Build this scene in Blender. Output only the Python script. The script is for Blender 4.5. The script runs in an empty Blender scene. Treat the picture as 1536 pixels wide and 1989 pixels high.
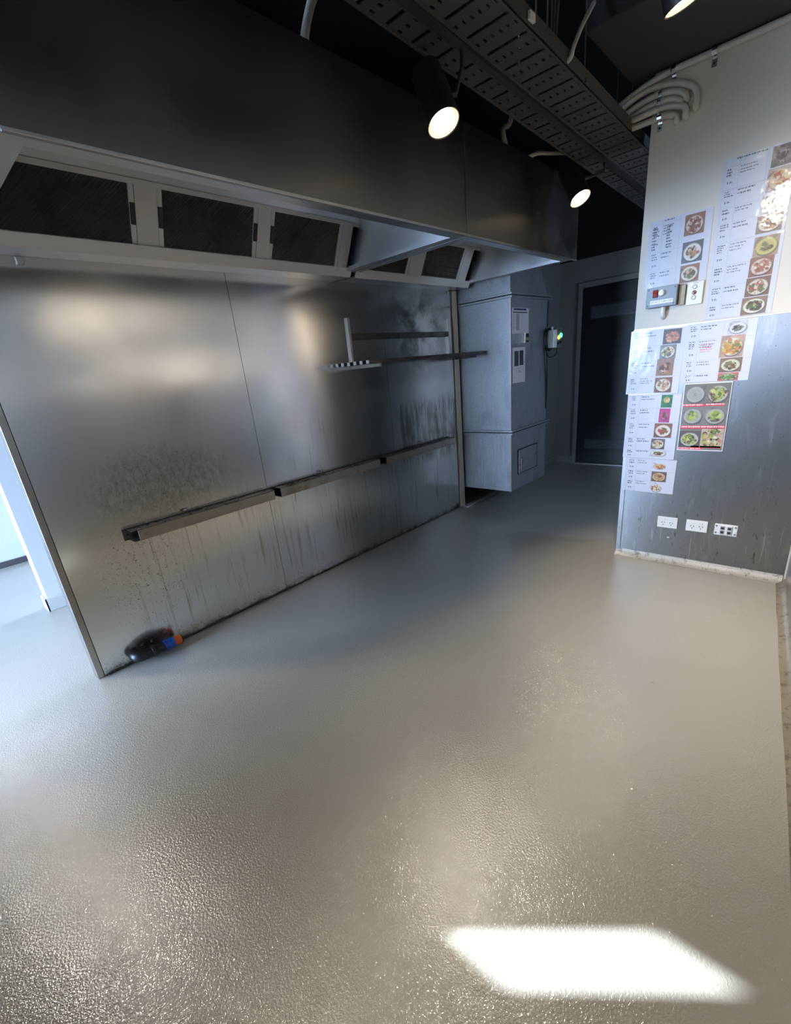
import bpy, bmesh, math, random
import numpy as np
from mathutils import Vector, Matrix

random.seed(7)
S = bpy.context.scene
COL = S.collection

# ------------------------------------------------------------------ camera
CAM = Vector((-0.36198, -2.69042, 1.426))
RIGHT = Vector((0.66660274, -0.73925472, -0.09562028))
UP = Vector((0.32318784, 0.17103616, 0.93075037))
FWD = Vector((0.67170708, 0.65134406, -0.35293131))
cd = bpy.data.cameras.new('camera')
co = bpy.data.objects.new('camera', cd)
COL.objects.link(co)
m = Matrix.Identity(4)
for i in range(3):
    m[i][0], m[i][1], m[i][2], m[i][3] = RIGHT[i], UP[i], -FWD[i], CAM[i]
co.matrix_world = m
cd.sensor_fit = 'HORIZONTAL'
cd.sensor_width = 36.0
cd.lens = 886.243 / 1536 * 36
cd.shift_x = (768 - 763.862) / 1536
cd.shift_y = (1052.814 - 994.5) / 1536
cd.clip_start = 0.02
S.camera = co

# ------------------------------------------------------------------ light
W = bpy.data.worlds.new('sky')
S.world = W
W.use_nodes = True
bgn = W.node_tree.nodes['Background']
bgn.inputs[0].default_value = (0.46, 0.655, 1.0, 1)
bgn.inputs[1].default_value = 54.0

SUN_E = math.radians(30)
sd = bpy.data.lights.new('sun', 'SUN')
so = bpy.data.objects.new('sun', sd)
COL.objects.link(so)
so.location = (-8, 8, 8)
travel = Vector((0.627 * math.cos(SUN_E), -0.779 * math.cos(SUN_E), -math.sin(SUN_E)))
so.rotation_euler = travel.to_track_quat('-Z', 'Y').to_euler()
sd.energy = 30.0
sd.angle = math.radians(0.55)
sd.color = (0.80, 0.90, 1.0)

for (py_, pz_, pw_, ph_) in ((0.70, 1.24, 1.9, 2.4), (-2.05, 1.48, 0.5, 0.17)):
    pd = bpy.data.lights.new('window_portal', 'AREA')
    po = bpy.data.objects.new('window_portal', pd)
    COL.objects.link(po)
    pd.shape = 'RECTANGLE'
    pd.size, pd.size_y = pw_, ph_
    po.location = (-2.68, py_, pz_)
    po.rotation_euler = Vector((1, 0, 0)).to_track_quat('-Z', 'Y').to_euler()
    pd.cycles.is_portal = True
pd = bpy.data.lights.new('window_portal', 'AREA')  # portal of the added corridor window
po = bpy.data.objects.new('window_portal', pd)
COL.objects.link(po)
pd.shape = 'RECTANGLE'
pd.size, pd.size_y = 0.32, 0.36
po.location = (3.55, -3.30, 1.5)
po.rotation_euler = Vector((0, 1, 0)).to_track_quat('-Z', 'Z').to_euler()
pd.cycles.is_portal = True

S.view_settings.view_transform = 'Standard'
S.view_settings.look = 'None'
S.view_settings.gamma = 1.0
S.view_settings.use_curve_mapping = False
S.view_settings.exposure = 0.38
LAMP_W = 58.0
LAMP_COL = (1.0, 0.89, 0.74)
LENS_E = 14.0

S.cycles.use_denoising = True
S.cycles.max_bounces = 8
S.cycles.diffuse_bounces = 5
S.cycles.glossy_bounces = 5
S.cycles.caustics_reflective = False
S.cycles.caustics_refractive = False
S.cycles.sample_clamp_indirect = 4.0

# ------------------------------------------------------------------ helpers
def lin(c):
    c = np.asarray(c, float)
    if c.max() > 1.0:
        c = c / 255.0
    return np.where(c <= 0.04045, c / 12.92, ((c + 0.055) / 1.055) ** 2.4)

def lc(c):
    return tuple(float(v) for v in lin(c)) + (1.0,)

class NB:
    """small node builder"""
    def __init__(s, mat):
        s.t = mat.node_tree
        s.tc = None
    def n(s, typ, **kw):
        nd = s.t.nodes.new(typ)
        for k, v in kw.items():
            setattr(nd, k, v)
        return nd
    def put(s, sock, v):
        if isinstance(v, bpy.types.NodeSocket):
            s.t.links.new(v, sock)
        else:
            sock.default_value = v
    def math(s, op, a, b=0.0, clamp=False):
        nd = s.n('ShaderNodeMath', operation=op, use_clamp=clamp)
        s.put(nd.inputs[0], a); s.put(nd.inputs[1], b)
        return nd.outputs[0]
    def mul(s, a, b): return s.math('MULTIPLY', a, b)
    def add(s, a, b): return s.math('ADD', a, b)
    def coord(s):
        if s.tc is None:
            s.tc = s.n('ShaderNodeTexCoord')
            sx = s.n('ShaderNodeSeparateXYZ')
            s.t.links.new(s.tc.outputs['Object'], sx.inputs[0])
            s.x, s.y, s.z = sx.outputs
        return s.tc.outputs['Object']
    def noise(s, scale, detail=3.0, rough=0.55, stretch=(1, 1, 1), dist=0.0, off=(0, 0, 0)):
        mp = s.n('ShaderNodeMapping')
        s.t.links.new(s.coord(), mp.inputs[0])
        mp.inputs['Scale'].default_value = stretch
        mp.inputs['Location'].default_value = off
        nz = s.n('ShaderNodeTexNoise')
        s.t.links.new(mp.outputs[0], nz.inputs['Vector'])
        nz.inputs['Scale'].default_value = scale
        nz.inputs['Detail'].default_value = detail
        nz.inputs['Roughness'].default_value = rough
        nz.inputs['Distortion'].default_value = dist
        return nz.outputs[0]
    def ramp(s, v, a, b, lo=0.0, hi=1.0):
        nd = s.n('ShaderNodeMapRange', interpolation_type='SMOOTHSTEP')
        s.put(nd.inputs[0], v)
        nd.inputs[1].default_value, nd.inputs[2].default_value = a, b
        nd.inputs[3].default_value, nd.inputs[4].default_value = lo, hi
        return nd.outputs[0]
    def mix(s, f, a, b):
        nd = s.n('ShaderNodeMix', data_type='RGBA')
        s.put(nd.inputs[0], f)
        s.put(nd.inputs[6], a); s.put(nd.inputs[7], b)
        return nd.outputs[2]
    def mixf(s, f, a, b):
        nd = s.n('ShaderNodeMix', data_type='FLOAT')
        s.put(nd.inputs[0], f); s.put(nd.inputs[2], a); s.put(nd.inputs[3], b)
        return nd.outputs[0]
    def bump(s, h, strength, dist):
        nd = s.n('ShaderNodeBump')
        s.put(nd.inputs['Height'], h)
        nd.inputs['Strength'].default_value = strength
        nd.inputs['Distance'].default_value = dist
        return nd.outputs[0]
    def window(s, axis, a, b, soft):
        """1 between a and b along an axis, falling off over soft"""
        s.coord()
        v = {'x': s.x, 'y': s.y, 'z': s.z}[axis]
        return s.mul(s.ramp(v, a - soft, a + soft), s.ramp(v, b - soft, b + soft, 1, 0))
    def blob(s, cx, cz, rx, rz, hard=0.0):
        s.coord()
        dx = s.math('DIVIDE', s.math('SUBTRACT', s.x, cx), rx)
        dz = s.math('DIVIDE', s.math('SUBTRACT', s.z, cz), rz)
        r = s.add(s.mul(dx, dx), s.mul(dz, dz))
        return s.ramp(r, hard, 1.0, 1, 0)

MATS = {}
def mat(name, col=(128, 128, 128), rough=0.5, metal=0.0, coat=0.0, spec=0.5, var=0.06, vscale=6.0, bump=0.0, bscale=60.0, emit=None, estr=0.0):
    """principled with a slight procedural colour and roughness variation"""
    if name in MATS:
        return MATS[name]
    mt = bpy.data.materials.new(name)
    mt.use_nodes = True
    b = NB(mt)
    p = mt.node_tree.nodes['Principled BSDF']
    c = lc(col)
    nz = b.noise(vscale, 4)
    lo = tuple(v * (1 - var * 2) for v in c[:3]) + (1,)
    hi = tuple(min(1, v * (1 + var * 2)) for v in c[:3]) + (1,)
    b.put(p.inputs['Base Color'], b.mix(nz, lo, hi))
    b.put(p.inputs['Roughness'], b.ramp(nz, 0.2, 0.8, max(0.02, rough * 0.88), min(1, rough * 1.12)))
    p.inputs['Metallic'].default_value = metal
    p.inputs['Coat Weight'].default_value = coat
    p.inputs['Coat Roughness'].default_value = 0.12
    p.inputs['Specular IOR Level'].default_value = spec
    if bump:
        b.put(p.inputs['Normal'], b.bump(b.noise(bscale, 3), bump, 0.002))
    if emit is not None:
        p.inputs['Emission Color'].default_value = lc(emit) if max(emit) > 1 else tuple(emit) + (1,)
        p.inputs['Emission Strength'].default_value = estr
        mt.cycles.emission_sampling = 'NONE'
    MATS[name] = mt
    return mt

def obj(name, bm, m, parent=None, smooth=False, mesh=None):
    if mesh is None:
        mesh = bpy.data.meshes.new(name)
        bmesh.ops.recalc_face_normals(bm, faces=bm.faces)
        bm.to_mesh(mesh); bm.free()
        if smooth:
            for p in mesh.polygons:
                p.use_smooth = True
            try:
                mesh.set_sharp_from_angle(angle=math.radians(40))
            except Exception:
                pass
        if m is not None:
            mesh.materials.append(m)
    o = bpy.data.objects.new(name, mesh)
    COL.objects.link(o)
    if parent is not None:
        o.parent = parent
        if parent.type == 'EMPTY':            # meshes are written in room coordinates
            o.location = -parent.location
    return o

def thing(name, label, cat, loc, group=None):
    o = bpy.data.objects.new(name, None)
    o.empty_display_size = 0.05
    o.location = loc
    COL.objects.link(o)
    o['label'] = label; o['category'] = cat
    if group: o['group'] = group
    return o

def tag(o, label, cat, group=None):
    o['label'] = label; o['category'] = cat
    if group: o['group'] = group
    return o

def struct(name, bm, m, parent=None, smooth=False):
    o = obj(name, bm, m, parent, smooth)
    if parent is None:
        o['kind'] = 'structure'
    return o

def B():
    return bmesh.new()

def box(bm, x0, x1, y0, y1, z0, z1, bev=0.0, seg=1):
    n0 = set(bm.verts)
    r = bmesh.ops.create_cube(bm, size=1.0)
    vs = r['verts']
    for v in vs:
        v.co.x = x0 if v.co.x < 0 else x1
        v.co.y = y0 if v.co.y < 0 else y1
        v.co.z = z0 if v.co.z < 0 else z1
    if bev > 0:
        es = {e for v in vs for e in v.link_edges}
        bmesh.ops.bevel(bm, geom=list(es), offset=bev, segments=seg, affect='EDGES', profile=0.5)
    return bm

def quad(bm, *pts):
    return bm.faces.new([bm.verts.new(p) for p in pts])

def prism(bm, poly, ext):
    """closed polygon (3-D points) pushed along vector ext"""
    a = [bm.verts.new(p) for p in poly]
    e = Vector(ext)
    b = [bm.verts.new(Vector(p) + e) for p in poly]
    n = len(a)
    bm.faces.new(a); bm.faces.new(list(reversed(b)))
    for i in range(n):
        j = (i + 1) % n
        bm.faces.new((a[i], b[i], b[j], a[j]))
    return bm

def smooth_path(pts, n=6):
    P = [Vector(p) for p in pts]
    if len(P) < 3:
        return P
    out = []
    for i in range(len(P) - 1):
        p0 = P[max(i - 1, 0)]; p1 = P[i]; p2 = P[i + 1]; p3 = P[min(i + 2, len(P) - 1)]
        for k in range(n):
            t = k / n
            out.append(0.5 * ((2 * p1) + (p2 - p0) * t + (2 * p0 - 5 * p1 + 4 * p2 - p3) * t * t + (3 * p1 - p0 - 3 * p2 + p3) * t ** 3))
    out.append(P[-1])
    return out

def tube(bm, pts, r, seg=10, caps=True, radii=None):
    P = [Vector(p) for p in pts]
    rings = []
    up = Vector((0.123, 0.456, 0.88)).normalized()
    for i, p in enumerate(P):
        d = (P[min(i + 1, len(P) - 1)] - P[max(i - 1, 0)]).normalized()
        a = up - d * up.dot(d)
        if a.length < 1e-4:
            a = d.orthogonal()
        a.normalize(); up = a
        b = d.cross(a)
        rr = radii[i] if radii else r
        rings.append([bm.verts.new(p + (a * math.cos(2 * math.pi * k / seg) + b * math.sin(2 * math.pi * k / seg)) * rr) for k in range(seg)])
    for A, Bq in zip(rings, rings[1:]):
        for k in range(seg):
            bm.faces.new((A[k], A[(k + 1) % seg], Bq[(k + 1) % seg], Bq[k]))
    if caps:
        bm.faces.new(list(reversed(rings[0]))); bm.faces.new(rings[-1])
    return bm

def lathe(bm, origin, axis, prof, seg=24, close=False):
    """prof: list of (distance along axis, radius)"""
    o = Vector(origin); d = Vector(axis).normalized()
    a = d.orthogonal().normalized(); b = d.cross(a)
    rings = []
    for (t, r) in prof:
        if r < 1e-6:
            rings.append([bm.verts.new(o + d * t)])
        else:
            rings.append([bm.verts.new(o + d * t + (a * math.cos(2 * math.pi * k / seg) + b * math.sin(2 * math.pi * k / seg)) * r) for k in range(seg)])
    for A, Q in zip(rings, rings[1:]):
        for k in range(seg):
            j = (k + 1) % seg
            if len(A) == 1 and len(Q) == 1: continue
            if len(A) == 1: bm.faces.new((A[0], Q[j], Q[k]))
            elif len(Q) == 1: bm.faces.new((A[k], A[j], Q[0]))
            else: bm.faces.new((A[k], A[j], Q[j], Q[k]))
    return bm

# ------------------------------------------------------------------ materials
def steel_wall():
    """stained brushed stainless of the long splashback (room coordinates: x along the wall, z up)"""
    mt = bpy.data.materials.new('stained_stainless'); mt.use_nodes = True
    b = NB(mt); p = mt.node_tree.nodes['Principled BSDF']
    b.coord()
    base = b.mix(b.noise(3.0, 5), lc((220, 219, 218)), lc((234, 233, 231)))
    # pale wipe marks, cloudy
    haze = b.mul(b.ramp(b.noise(2.0, 3, 0.5, (1, 1, 1.3), 0.2), 0.42, 0.78), b.window('z', 0.75, 1.95, 0.25))
    base = b.mix(b.mul(haze, 0.35), base, lc((205, 203, 200)))
    # streaks running down from the rail and at the right end
    streak = b.ramp(b.noise(9.0, 5, 0.6, (4.5, 1, 0.22)), 0.52, 0.70)
    low = b.mul(b.window('z', 0.10, 0.78, 0.14), b.window('x', 0.35, 3.6, 0.2))
    right = b.mul(b.window('z', 0.60, 1.13, 0.06), b.window('x', 2.62, 3.6, 0.05))
    mid = b.mul(b.window('z', 0.76, 1.12, 0.09), b.window('x', 1.35, 2.15, 0.15))
    m1 = b.math('MAXIMUM', low, b.math('MAXIMUM', right, b.mul(mid, 0.7)))
    base = b.mix(b.mul(b.mul(streak, m1), 0.60), base, lc((150, 134, 108)))
    fine = b.ramp(b.noise(22.0, 4, 0.6, (4.0, 1, 0.10), 0, (3, 1, 2)), 0.63, 0.72)
    base = b.mix(b.mul(b.mul(fine, m1), 0.62), base, lc((84, 64, 40)))
    pale = b.ramp(b.noise(16.0, 4, 0.6, (5.0, 1, 0.12), 0, (9, 4, 7)), 0.60, 0.72)
    base = b.mix(b.mul(b.mul(pale, m1), 0.45), base, lc((215, 210, 200)))
    # baked grime patches, then a darker band below the rack
    g1 = b.mul(b.mul(b.blob(0.62, 0.96, 0.52, 0.26, 0.0), b.ramp(b.noise(34.0, 5, 0.7, (1.3, 1, 0.7)), 0.30, 0.75)), 0.55)
    base = b.mix(g1, base, lc((92, 80, 60)))
    g2 = b.mul(right, b.ramp(b.noise(8.0, 6, 0.7, (2.5, 1, 0.35)), 0.38, 0.62))
    base = b.mix(b.mul(g2, 0.68), base, lc((84, 66, 42)))
    g3 = b.mul(b.blob(2.98, 1.72, 0.55, 0.42, 0.0), b.ramp(b.noise(4.0, 6, 0.65, (1, 1, 1), 0.5), 0.36, 0.66))
    base = b.mix(b.mul(g3, 0.85), base, lc((38, 31, 24)))
    g4 = b.mul(b.window('z', 1.30, 1.46, 0.05), b.window('x', 2.2, 3.4, 0.2))
    base = b.mix(b.mul(b.mul(g4, b.noise(5, 5)), 0.5), base, lc((80, 76, 72)))
    # fat speckle left of the rail and along the foot
    sp = b.ramp(b.noise(120.0, 2, 0.5), 0.62, 0.70)
    spm = b.math('MAXIMUM', b.blob(0.40, 0.48, 0.34, 0.46), b.math('MAXIMUM', b.mul(b.blob(0.55, 0.95, 0.4, 0.3), 0.8), b.window('z', -0.1, 0.10, 0.06)))
    base = b.mix(b.mul(b.mul(sp, spm), 0.7), base, lc((60, 50, 38)))
    foot = b.mul(b.window('z', -0.2, 0.03, 0.03), b.ramp(b.noise(18, 5), 0.35, 0.6))
    base = b.mix(b.mul(foot, 0.8), base, lc((58, 50, 40)))
    # black and red paint overspray behind the pipe stub
    so_ = b.mul(b.blob(0.29, 0.080, 0.135, 0.085, 0.0), b.ramp(b.noise(26, 5, 0.65), 0.22, 0.46))
    base = b.mix(b.mul(so_, 0.97), base, lc((6, 6, 6)))
    sr = b.mul(b.blob(0.385, 0.105, 0.06, 0.055), b.ramp(b.noise(25, 4), 0.3, 0.6))
    base = b.mix(b.mul(sr, 0.75), base, lc((104, 44, 28)))
    b.put(p.inputs['Base Color'], base)
    dirt = b.math('MAXIMUM', b.mul(b.mul(streak, m1), 0.8), b.math('MAXIMUM', g1, b.math('MAXIMUM', g2, g3)))
    brushed = b.noise(30, 3, 0.6, (0.25, 1, 9))
    r0 = b.add(b.ramp(b.noise(2.2, 5), 0.3, 0.75, 0.13, 0.20), b.mul(brushed, 0.05))
    r0 = b.math('MINIMUM', b.add(r0, b.mul(haze, 0.03)), 0.266)
    b.put(p.inputs['Roughness'], b.mixf(so_, b.mixf(b.mul(dirt, 0.5), r0, 0.34), 0.7))
    b.put(p.inputs['Metallic'], b.mixf(so_, 1.0, 0.0))
    wav = b.add(b.mul(b.noise(1.3, 2, 0.4, (0.8, 1, 1.2)), 1.0), b.mul(brushed, 0.004))
    b.put(p.inputs['Normal'], b.bump(wav, 0.10, 0.02))
    return mt

def steel(name, col=(178, 178, 178), rough=0.3, stretch=(0.3, 8, 8), grime=0.0, grime_col=(70, 60, 45), wav=0.15, metal=1.0, aniso=0.0):
    mt = bpy.data.materials.new(name); mt.use_nodes = True
    b = NB(mt); p = mt.node_tree.nodes['Principled BSDF']
    c = lc(col)
    cl = b.noise(4.0, 5)
    if aniso:
        p.inputs['Anisotropic'].default_value = aniso
        cv = b.n('ShaderNodeCombineXYZ'); cv.inputs[0].default_value = 1.0
        b.put(p.inputs['Tangent'], cv.outputs[0])
    base = b.mix(cl, tuple(v * 0.86 for v in c[:3]) + (1,), tuple(min(1, v * 1.1) for v in c[:3]) + (1,))
    br = b.noise(26, 3, 0.6, stretch)
    ro = b.add(b.ramp(cl, 0.3, 0.7, rough * 0.82, rough * 1.12), b.mul(b.math('SUBTRACT', br, 0.5), 0.10))
    if grime:
        g = b.mul(b.ramp(b.noise(6.0, 6, 0.7), 0.45, 0.66), grime)
        base = b.mix(g, base, lc(grime_col))
        ro = b.mixf(g, ro, 0.65)
        b.put(p.inputs['Metallic'], b.mixf(b.mul(g, 0.5), metal, 0.3))
    else:
        p.inputs['Metallic'].default_value = metal
    b.put(p.inputs['Base Color'], base)
    b.put(p.inputs['Roughness'], b.math('MAXIMUM', ro, 0.285))
    b.put(p.inputs['Normal'], b.bump(b.add(b.noise(1.6, 2, 0.4), b.mul(br, 0.003)), wav * 0.35, 0.02))
    return mt

def galv():
    mt = bpy.data.materials.new('galvanised_sheet'); mt.use_nodes = True
    b = NB(mt); p = mt.node_tree.nodes['Principled BSDF']
    b.coord()
    vo = b.n('ShaderNodeTexVoronoi'); vo.inputs['Scale'].default_value = 130
    b.put(vo.inputs['Vector'], b.coord())
    spg = b.n('ShaderNodeSeparateColor'); b.put(spg.inputs[0], vo.outputs['Color'])
    base = b.mix(spg.outputs[0], lc((168, 172, 175)), lc((184, 189, 192)))
    st = b.mul(b.ramp(b.noise(14, 5, 0.6, (4, 4, 0.18)), 0.48, 0.72), b.ramp(b.z, 0.25, 1.25, 1, 0.12))
    base = b.mix(b.mul(st, 0.5), base, lc((214, 220, 224)))
    dk = b.ramp(b.noise(5, 5, 0.6, (1, 1, 0.6)), 0.50, 0.75)
    base = b.mix(b.mul(dk, 0.35), base, lc((92, 96, 100)))
    b.put(p.inputs['Base Color'], base)
    p.inputs['Metallic'].default_value = 0.85
    b.put(p.inputs['Roughness'], b.add(0.36, b.mul(spg.outputs[1], 0.16)))
    b.put(p.inputs['Normal'], b.bump(b.noise(2.5, 2), 0.12, 0.02))
    return mt

def dado_mat():
    mt = bpy.data.materials.new('scratched_stainless'); mt.use_nodes = True
    b = NB(mt); p = mt.node_tree.nodes['Principled BSDF']
    b.coord()
    base = b.mix(b.noise(4, 5), lc((140, 140, 140)), lc((164, 164, 164)))
    wipe = b.ramp(b.noise(7, 6, 0.65, (1, 1.6, 0.5), 0.6), 0.54, 0.74)
    base = b.mix(b.mul(wipe, 0.45), base, lc((196, 196, 194)))
    drip = b.mul(b.ramp(b.noise(18, 4, 0.6, (1, 3.0, 0.14)), 0.60, 0.72), b.ramp(b.z, 0.05, 0.9, 1, 0.2))
    base = b.mix(b.mul(drip, 0.55), base, lc((205, 202, 196)))
    dk = b.mul(b.ramp(b.noise(26, 5, 0.65, (1, 1.4, 0.5), 0, (3, 2, 8)), 0.60, 0.70), b.ramp(b.z, 0.0, 0.8, 0.8, 0.15))
    base = b.mix(dk, base, lc((74, 70, 64)))
    sp = b.ramp(b.noise(110, 2, 0.5), 0.70, 0.74)
    base = b.mix(b.mul(sp, 0.6), base, lc((52, 48, 44)))
    b.put(p.inputs['Base Color'], base)
    p.inputs['Metallic'].default_value = 1.0
    b.put(p.inputs['Roughness'], b.add(0.285, b.mul(wipe, 0.06)))
    b.put(p.inputs['Normal'], b.bump(b.noise(1.6, 2, 0.4), 0.06, 0.02))
    return mt

def floor_mat():
    mt = bpy.data.materials.new('speckled_epoxy_floor'); mt.use_nodes = True
    b = NB(mt); p = mt.node_tree.nodes['Principled BSDF']
    base = b.mix(b.noise(1.1, 4), lc((164, 160, 149)), lc((176, 172, 161)))
    base = b.mix(b.mul(b.ramp(b.noise(230, 2), 0.62, 0.75), 0.25), base, lc((120, 116, 108)))
    mark = b.ramp(b.noise(26, 2, 0.5, (1, 1, 1), 0, (4, 7, 1)), 0.76, 0.79)
    base = b.mix(b.mul(mark, 0.25), base, lc((96, 90, 80)))
    b.put(p.inputs['Base Color'], base)
    b.put(p.inputs['Roughness'], b.ramp(b.noise(160, 2), 0.3, 0.7, 0.30, 0.42))
    p.inputs['Specular IOR Level'].default_value = 0.5
    p.inputs['Coat Weight'].default_value = 1.0
    p.inputs['Coat Roughness'].default_value = 0.07
    p.inputs['Coat IOR'].default_value = 1.8
    h = b.add(b.mul(b.noise(150, 1, 0.5), 1.0), b.mul(b.noise(330, 1, 0.5), 0.45))
    nrm = b.bump(h, 1.0, 0.0014)
    b.put(p.inputs['Normal'], nrm)
    b.put(p.inputs['Coat Normal'], nrm)
    return mt

def painted(name, col, rough=0.55, dirt=0.15, dcol=(90, 84, 74)):
    mt = bpy.data.materials.new(name); mt.use_nodes = True
    b = NB(mt); p = mt.node_tree.nodes['Principled BSDF']
    c = lc(col)
    base = b.mix(b.noise(1.6, 4), tuple(v * 0.95 for v in c[:3]) + (1,), tuple(min(1, v * 1.04) for v in c[:3]) + (1,))
    sc = b.ramp(b.noise(9, 6, 0.7, (1, 1, 0.6)), 0.64, 0.78)
    base = b.mix(b.mul(sc, dirt), base, lc(dcol))
    b.put(p.inputs['Base Color'], base)
    p.inputs['Roughness'].default_value = rough
    b.put(p.inputs['Normal'], b.bump(b.noise(140, 2), 0.08, 0.001))
    return mt

def coving_mat(name='grimy_coving', lo=(176, 170, 158), hi=(205, 198, 184), dirt=0.75):
    mt = bpy.data.materials.new(name); mt.use_nodes = True
    b = NB(mt); p = mt.node_tree.nodes['Principled BSDF']
    base = b.mix(b.noise(5, 4), lc(lo), lc(hi))
    g = b.ramp(b.noise(22, 6, 0.75), 0.50, 0.66)
    base = b.mix(b.mul(g, dirt), base, lc((84, 68, 46)))
    g2 = b.ramp(b.noise(60, 4, 0.6, (1, 1, 1), 0, (5, 2, 1)), 0.66, 0.72)
    base = b.mix(b.mul(g2, 0.8), base, lc((44, 34, 24)))
    b.put(p.inputs['Base Color'], base)
    p.inputs['Roughness'].default_value = 0.38
    b.put(p.inputs['Normal'], b.bump(b.noise(40, 4), 0.3, 0.004))
    return mt

def print_mat():
    mt = bpy.data.materials.new('laminated_print'); mt.use_nodes = True
    b = NB(mt); p = mt.node_tree.nodes['Principled BSDF']
    at = b.n('ShaderNodeAttribute'); at.attribute_name = 'ink'
    b.put(p.inputs['Base Color'], at.outputs['Color'])
    p.inputs['Roughness'].default_value = 0.45
    p.inputs['Coat Weight'].default_value = 0.45
    p.inputs['Coat Roughness'].default_value = 0.12
    wv = b.bump(b.noise(9, 3), 0.5, 0.006)
    b.put(p.inputs['Normal'], wv); b.put(p.inputs['Coat Normal'], wv)
    return mt

M_WALLSTEEL = steel_wall()
M_FASCIA = steel('brushed_fascia', (140, 136, 131), 0.38, (0.25, 8, 6), 0.0, wav=0.05, aniso=0.7)
M_HOOD = steel('hood_stainless', (208, 208, 208), 0.34, (0.4, 6, 6), 0.0, (110, 92, 66))
M_TRIM = steel('bright_stainless', (216, 214, 210), 0.32, (6, 6, 0.3))
M_DADO = dado_mat()
M_SOOT = steel('sooty_steel', (96, 92, 88), 0.45, (0.3, 6, 6), 0.6, (34, 28, 22))
M_GALV = galv()
M_FLOOR = floor_mat()
M_WHITE = painted('warm_white_paint', (208, 199, 184), 0.5, 0.12)
M_GREY = painted('corridor_grey_paint', (150, 148, 144), 0.55, 0.2)
M_JAMB = painted('white_gloss_paint', (226, 228, 230), 0.35, 0.25, (80, 72, 62))
M_BLACK = painted('black_ceiling_paint', (30, 29, 28), 0.75, 0.0)
M_SOFFIT = painted('charcoal_ceiling_paint', (52, 50, 48), 0.75, 0.0)
M_COVE = coving_mat()
M_PRINT = print_mat()
M_TRAY = mat('dusty_cable_tray', (80, 76, 71), 0.65, 0.2, var=0.12, vscale=9)
M_CONDUIT = mat('grey_white_conduit', (196, 190, 178), 0.45, var=0.08, vscale=12)
M_BLACKM = mat('black_lamp_body', (26, 25, 25), 0.45, var=0.05)
M_BLACKP = mat('black_plastic', (22, 22, 22), 0.4, var=0.08)
M_BLACKR = mat('black_rubber_cable', (14, 14, 15), 0.5)
M_WPLAST = mat('white_plastic', (226, 224, 218), 0.32, var=0.02)
M_GPLAST = mat('grey_enclosure_plastic', (128, 138, 146), 0.4, var=0.03)
M_CHROME = mat('bright_zinc', (206, 206, 204), 0.18, 1.0, var=0.05)
M_DOOR = painted('black_door_paint', (24, 26, 30), 0.42, 0.1, (50, 50, 50))
M_FILTER = steel('greasy_filter_mesh', (120, 114, 104), 0.40, (3, 3, 3), 0.3, (30, 22, 14), 0.0)
M_ALU = mat('satin_aluminium', (222, 217, 210), 0.42, 0.35, var=0.03)
M_DARK = mat('dark_void', (8, 8, 8), 0.8)

# ------------------------------------------------------------------ large structure
XR, YP = 2.999, -1.7155                      # face and free edge of the notice wall
struct('floor', box(B(), -2.7, 6.2, -4.0, 3.2, -0.12, 0.0), M_FLOOR)
struct('ceiling', box(B(), -2.9, 6.2, -4.0, 3.2, 3.3, 3.42), M_BLACK)
struct('trim_1', box(B(), 2.34, 6.2, -4.0, -1.60, 2.752, 3.3), M_SOFFIT)          # lowered ceiling over the notice wall

# partition with the stainless splashback
wall_back = struct('wall_back', box(B(), 0.004, 3.46, 0.0, 0.07, 0.0, 3.3), M_BLACK)
for (a, c) in ((0.031, 1.247), (1.2495, 2.536), (2.5385, 3.462)):
    obj('steel_panel', box(B(), a, c, -0.005, 0.0, 0.004, 2.10), M_WALLSTEEL, wall_back)
bm = B(); box(bm, -0.002, 0.028, -0.007, 0.0, 0.0, 2.10, 0.001); box(bm, -0.002, 0.004, 0.0, 0.075, 0.0, 2.10)
obj('edge_trim', bm, steel('edge_trim_steel', (176, 172, 164), 0.3, (6, 6, 0.3), 0.12), wall_back)
bm = B(); box(bm, 3.475, 3.545, -0.022, -0.002, 0.0, 2.03, 0.004); box(bm, 3.475, 3.49, -0.002, 0.07, 0.0, 2.03)
obj('end_trim', bm, painted('tan_trim', (168, 154, 132), 0.45, 0.3), wall_back)

# recess behind the duct and the corridor beyond
struct('wall_recess', box(B(), 3.30, 4.36, 0.50, 0.58, 0.0, 2.4), M_GREY)
struct('wall_recess_side', box(B(), 3.36, 3.46, 0.07, 0.50, 0.0, 3.3), M_BLACK)
struct('trim_7', box(B(), 3.30, 4.36, 0.48, 0.58, 2.4, 3.3), M_BLACK)
struct('trim_8', box(B(), 2.325, 2.34, -4.0, -1.60, 2.752, 3.3), M_BLACK)
struct('wall_corridor', box(B(), 4.30, 5.90, 0.0, 0.50, 0.0, 3.3), M_GREY)
struct('trim_2', box(B(), 3.47, 4.30, -0.105, -0.055, 0.0, 0.022, 0.004), mat('pale_floor_track', (170, 164, 152), 0.5))
wall_far = struct('wall_far', box(B(), 5.83, 5.95, -3.2, 0.0, 0.0, 2.42), M_GREY)
struct('trim_3', box(B(), 5.80, 5.95, -3.2, 0.0, 2.42, 3.3), M_BLACK)
struct('trim_4', box(B(), 4.30, 5.80, -0.012, 0.0, 2.52, 3.3), M_BLACK)

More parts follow.
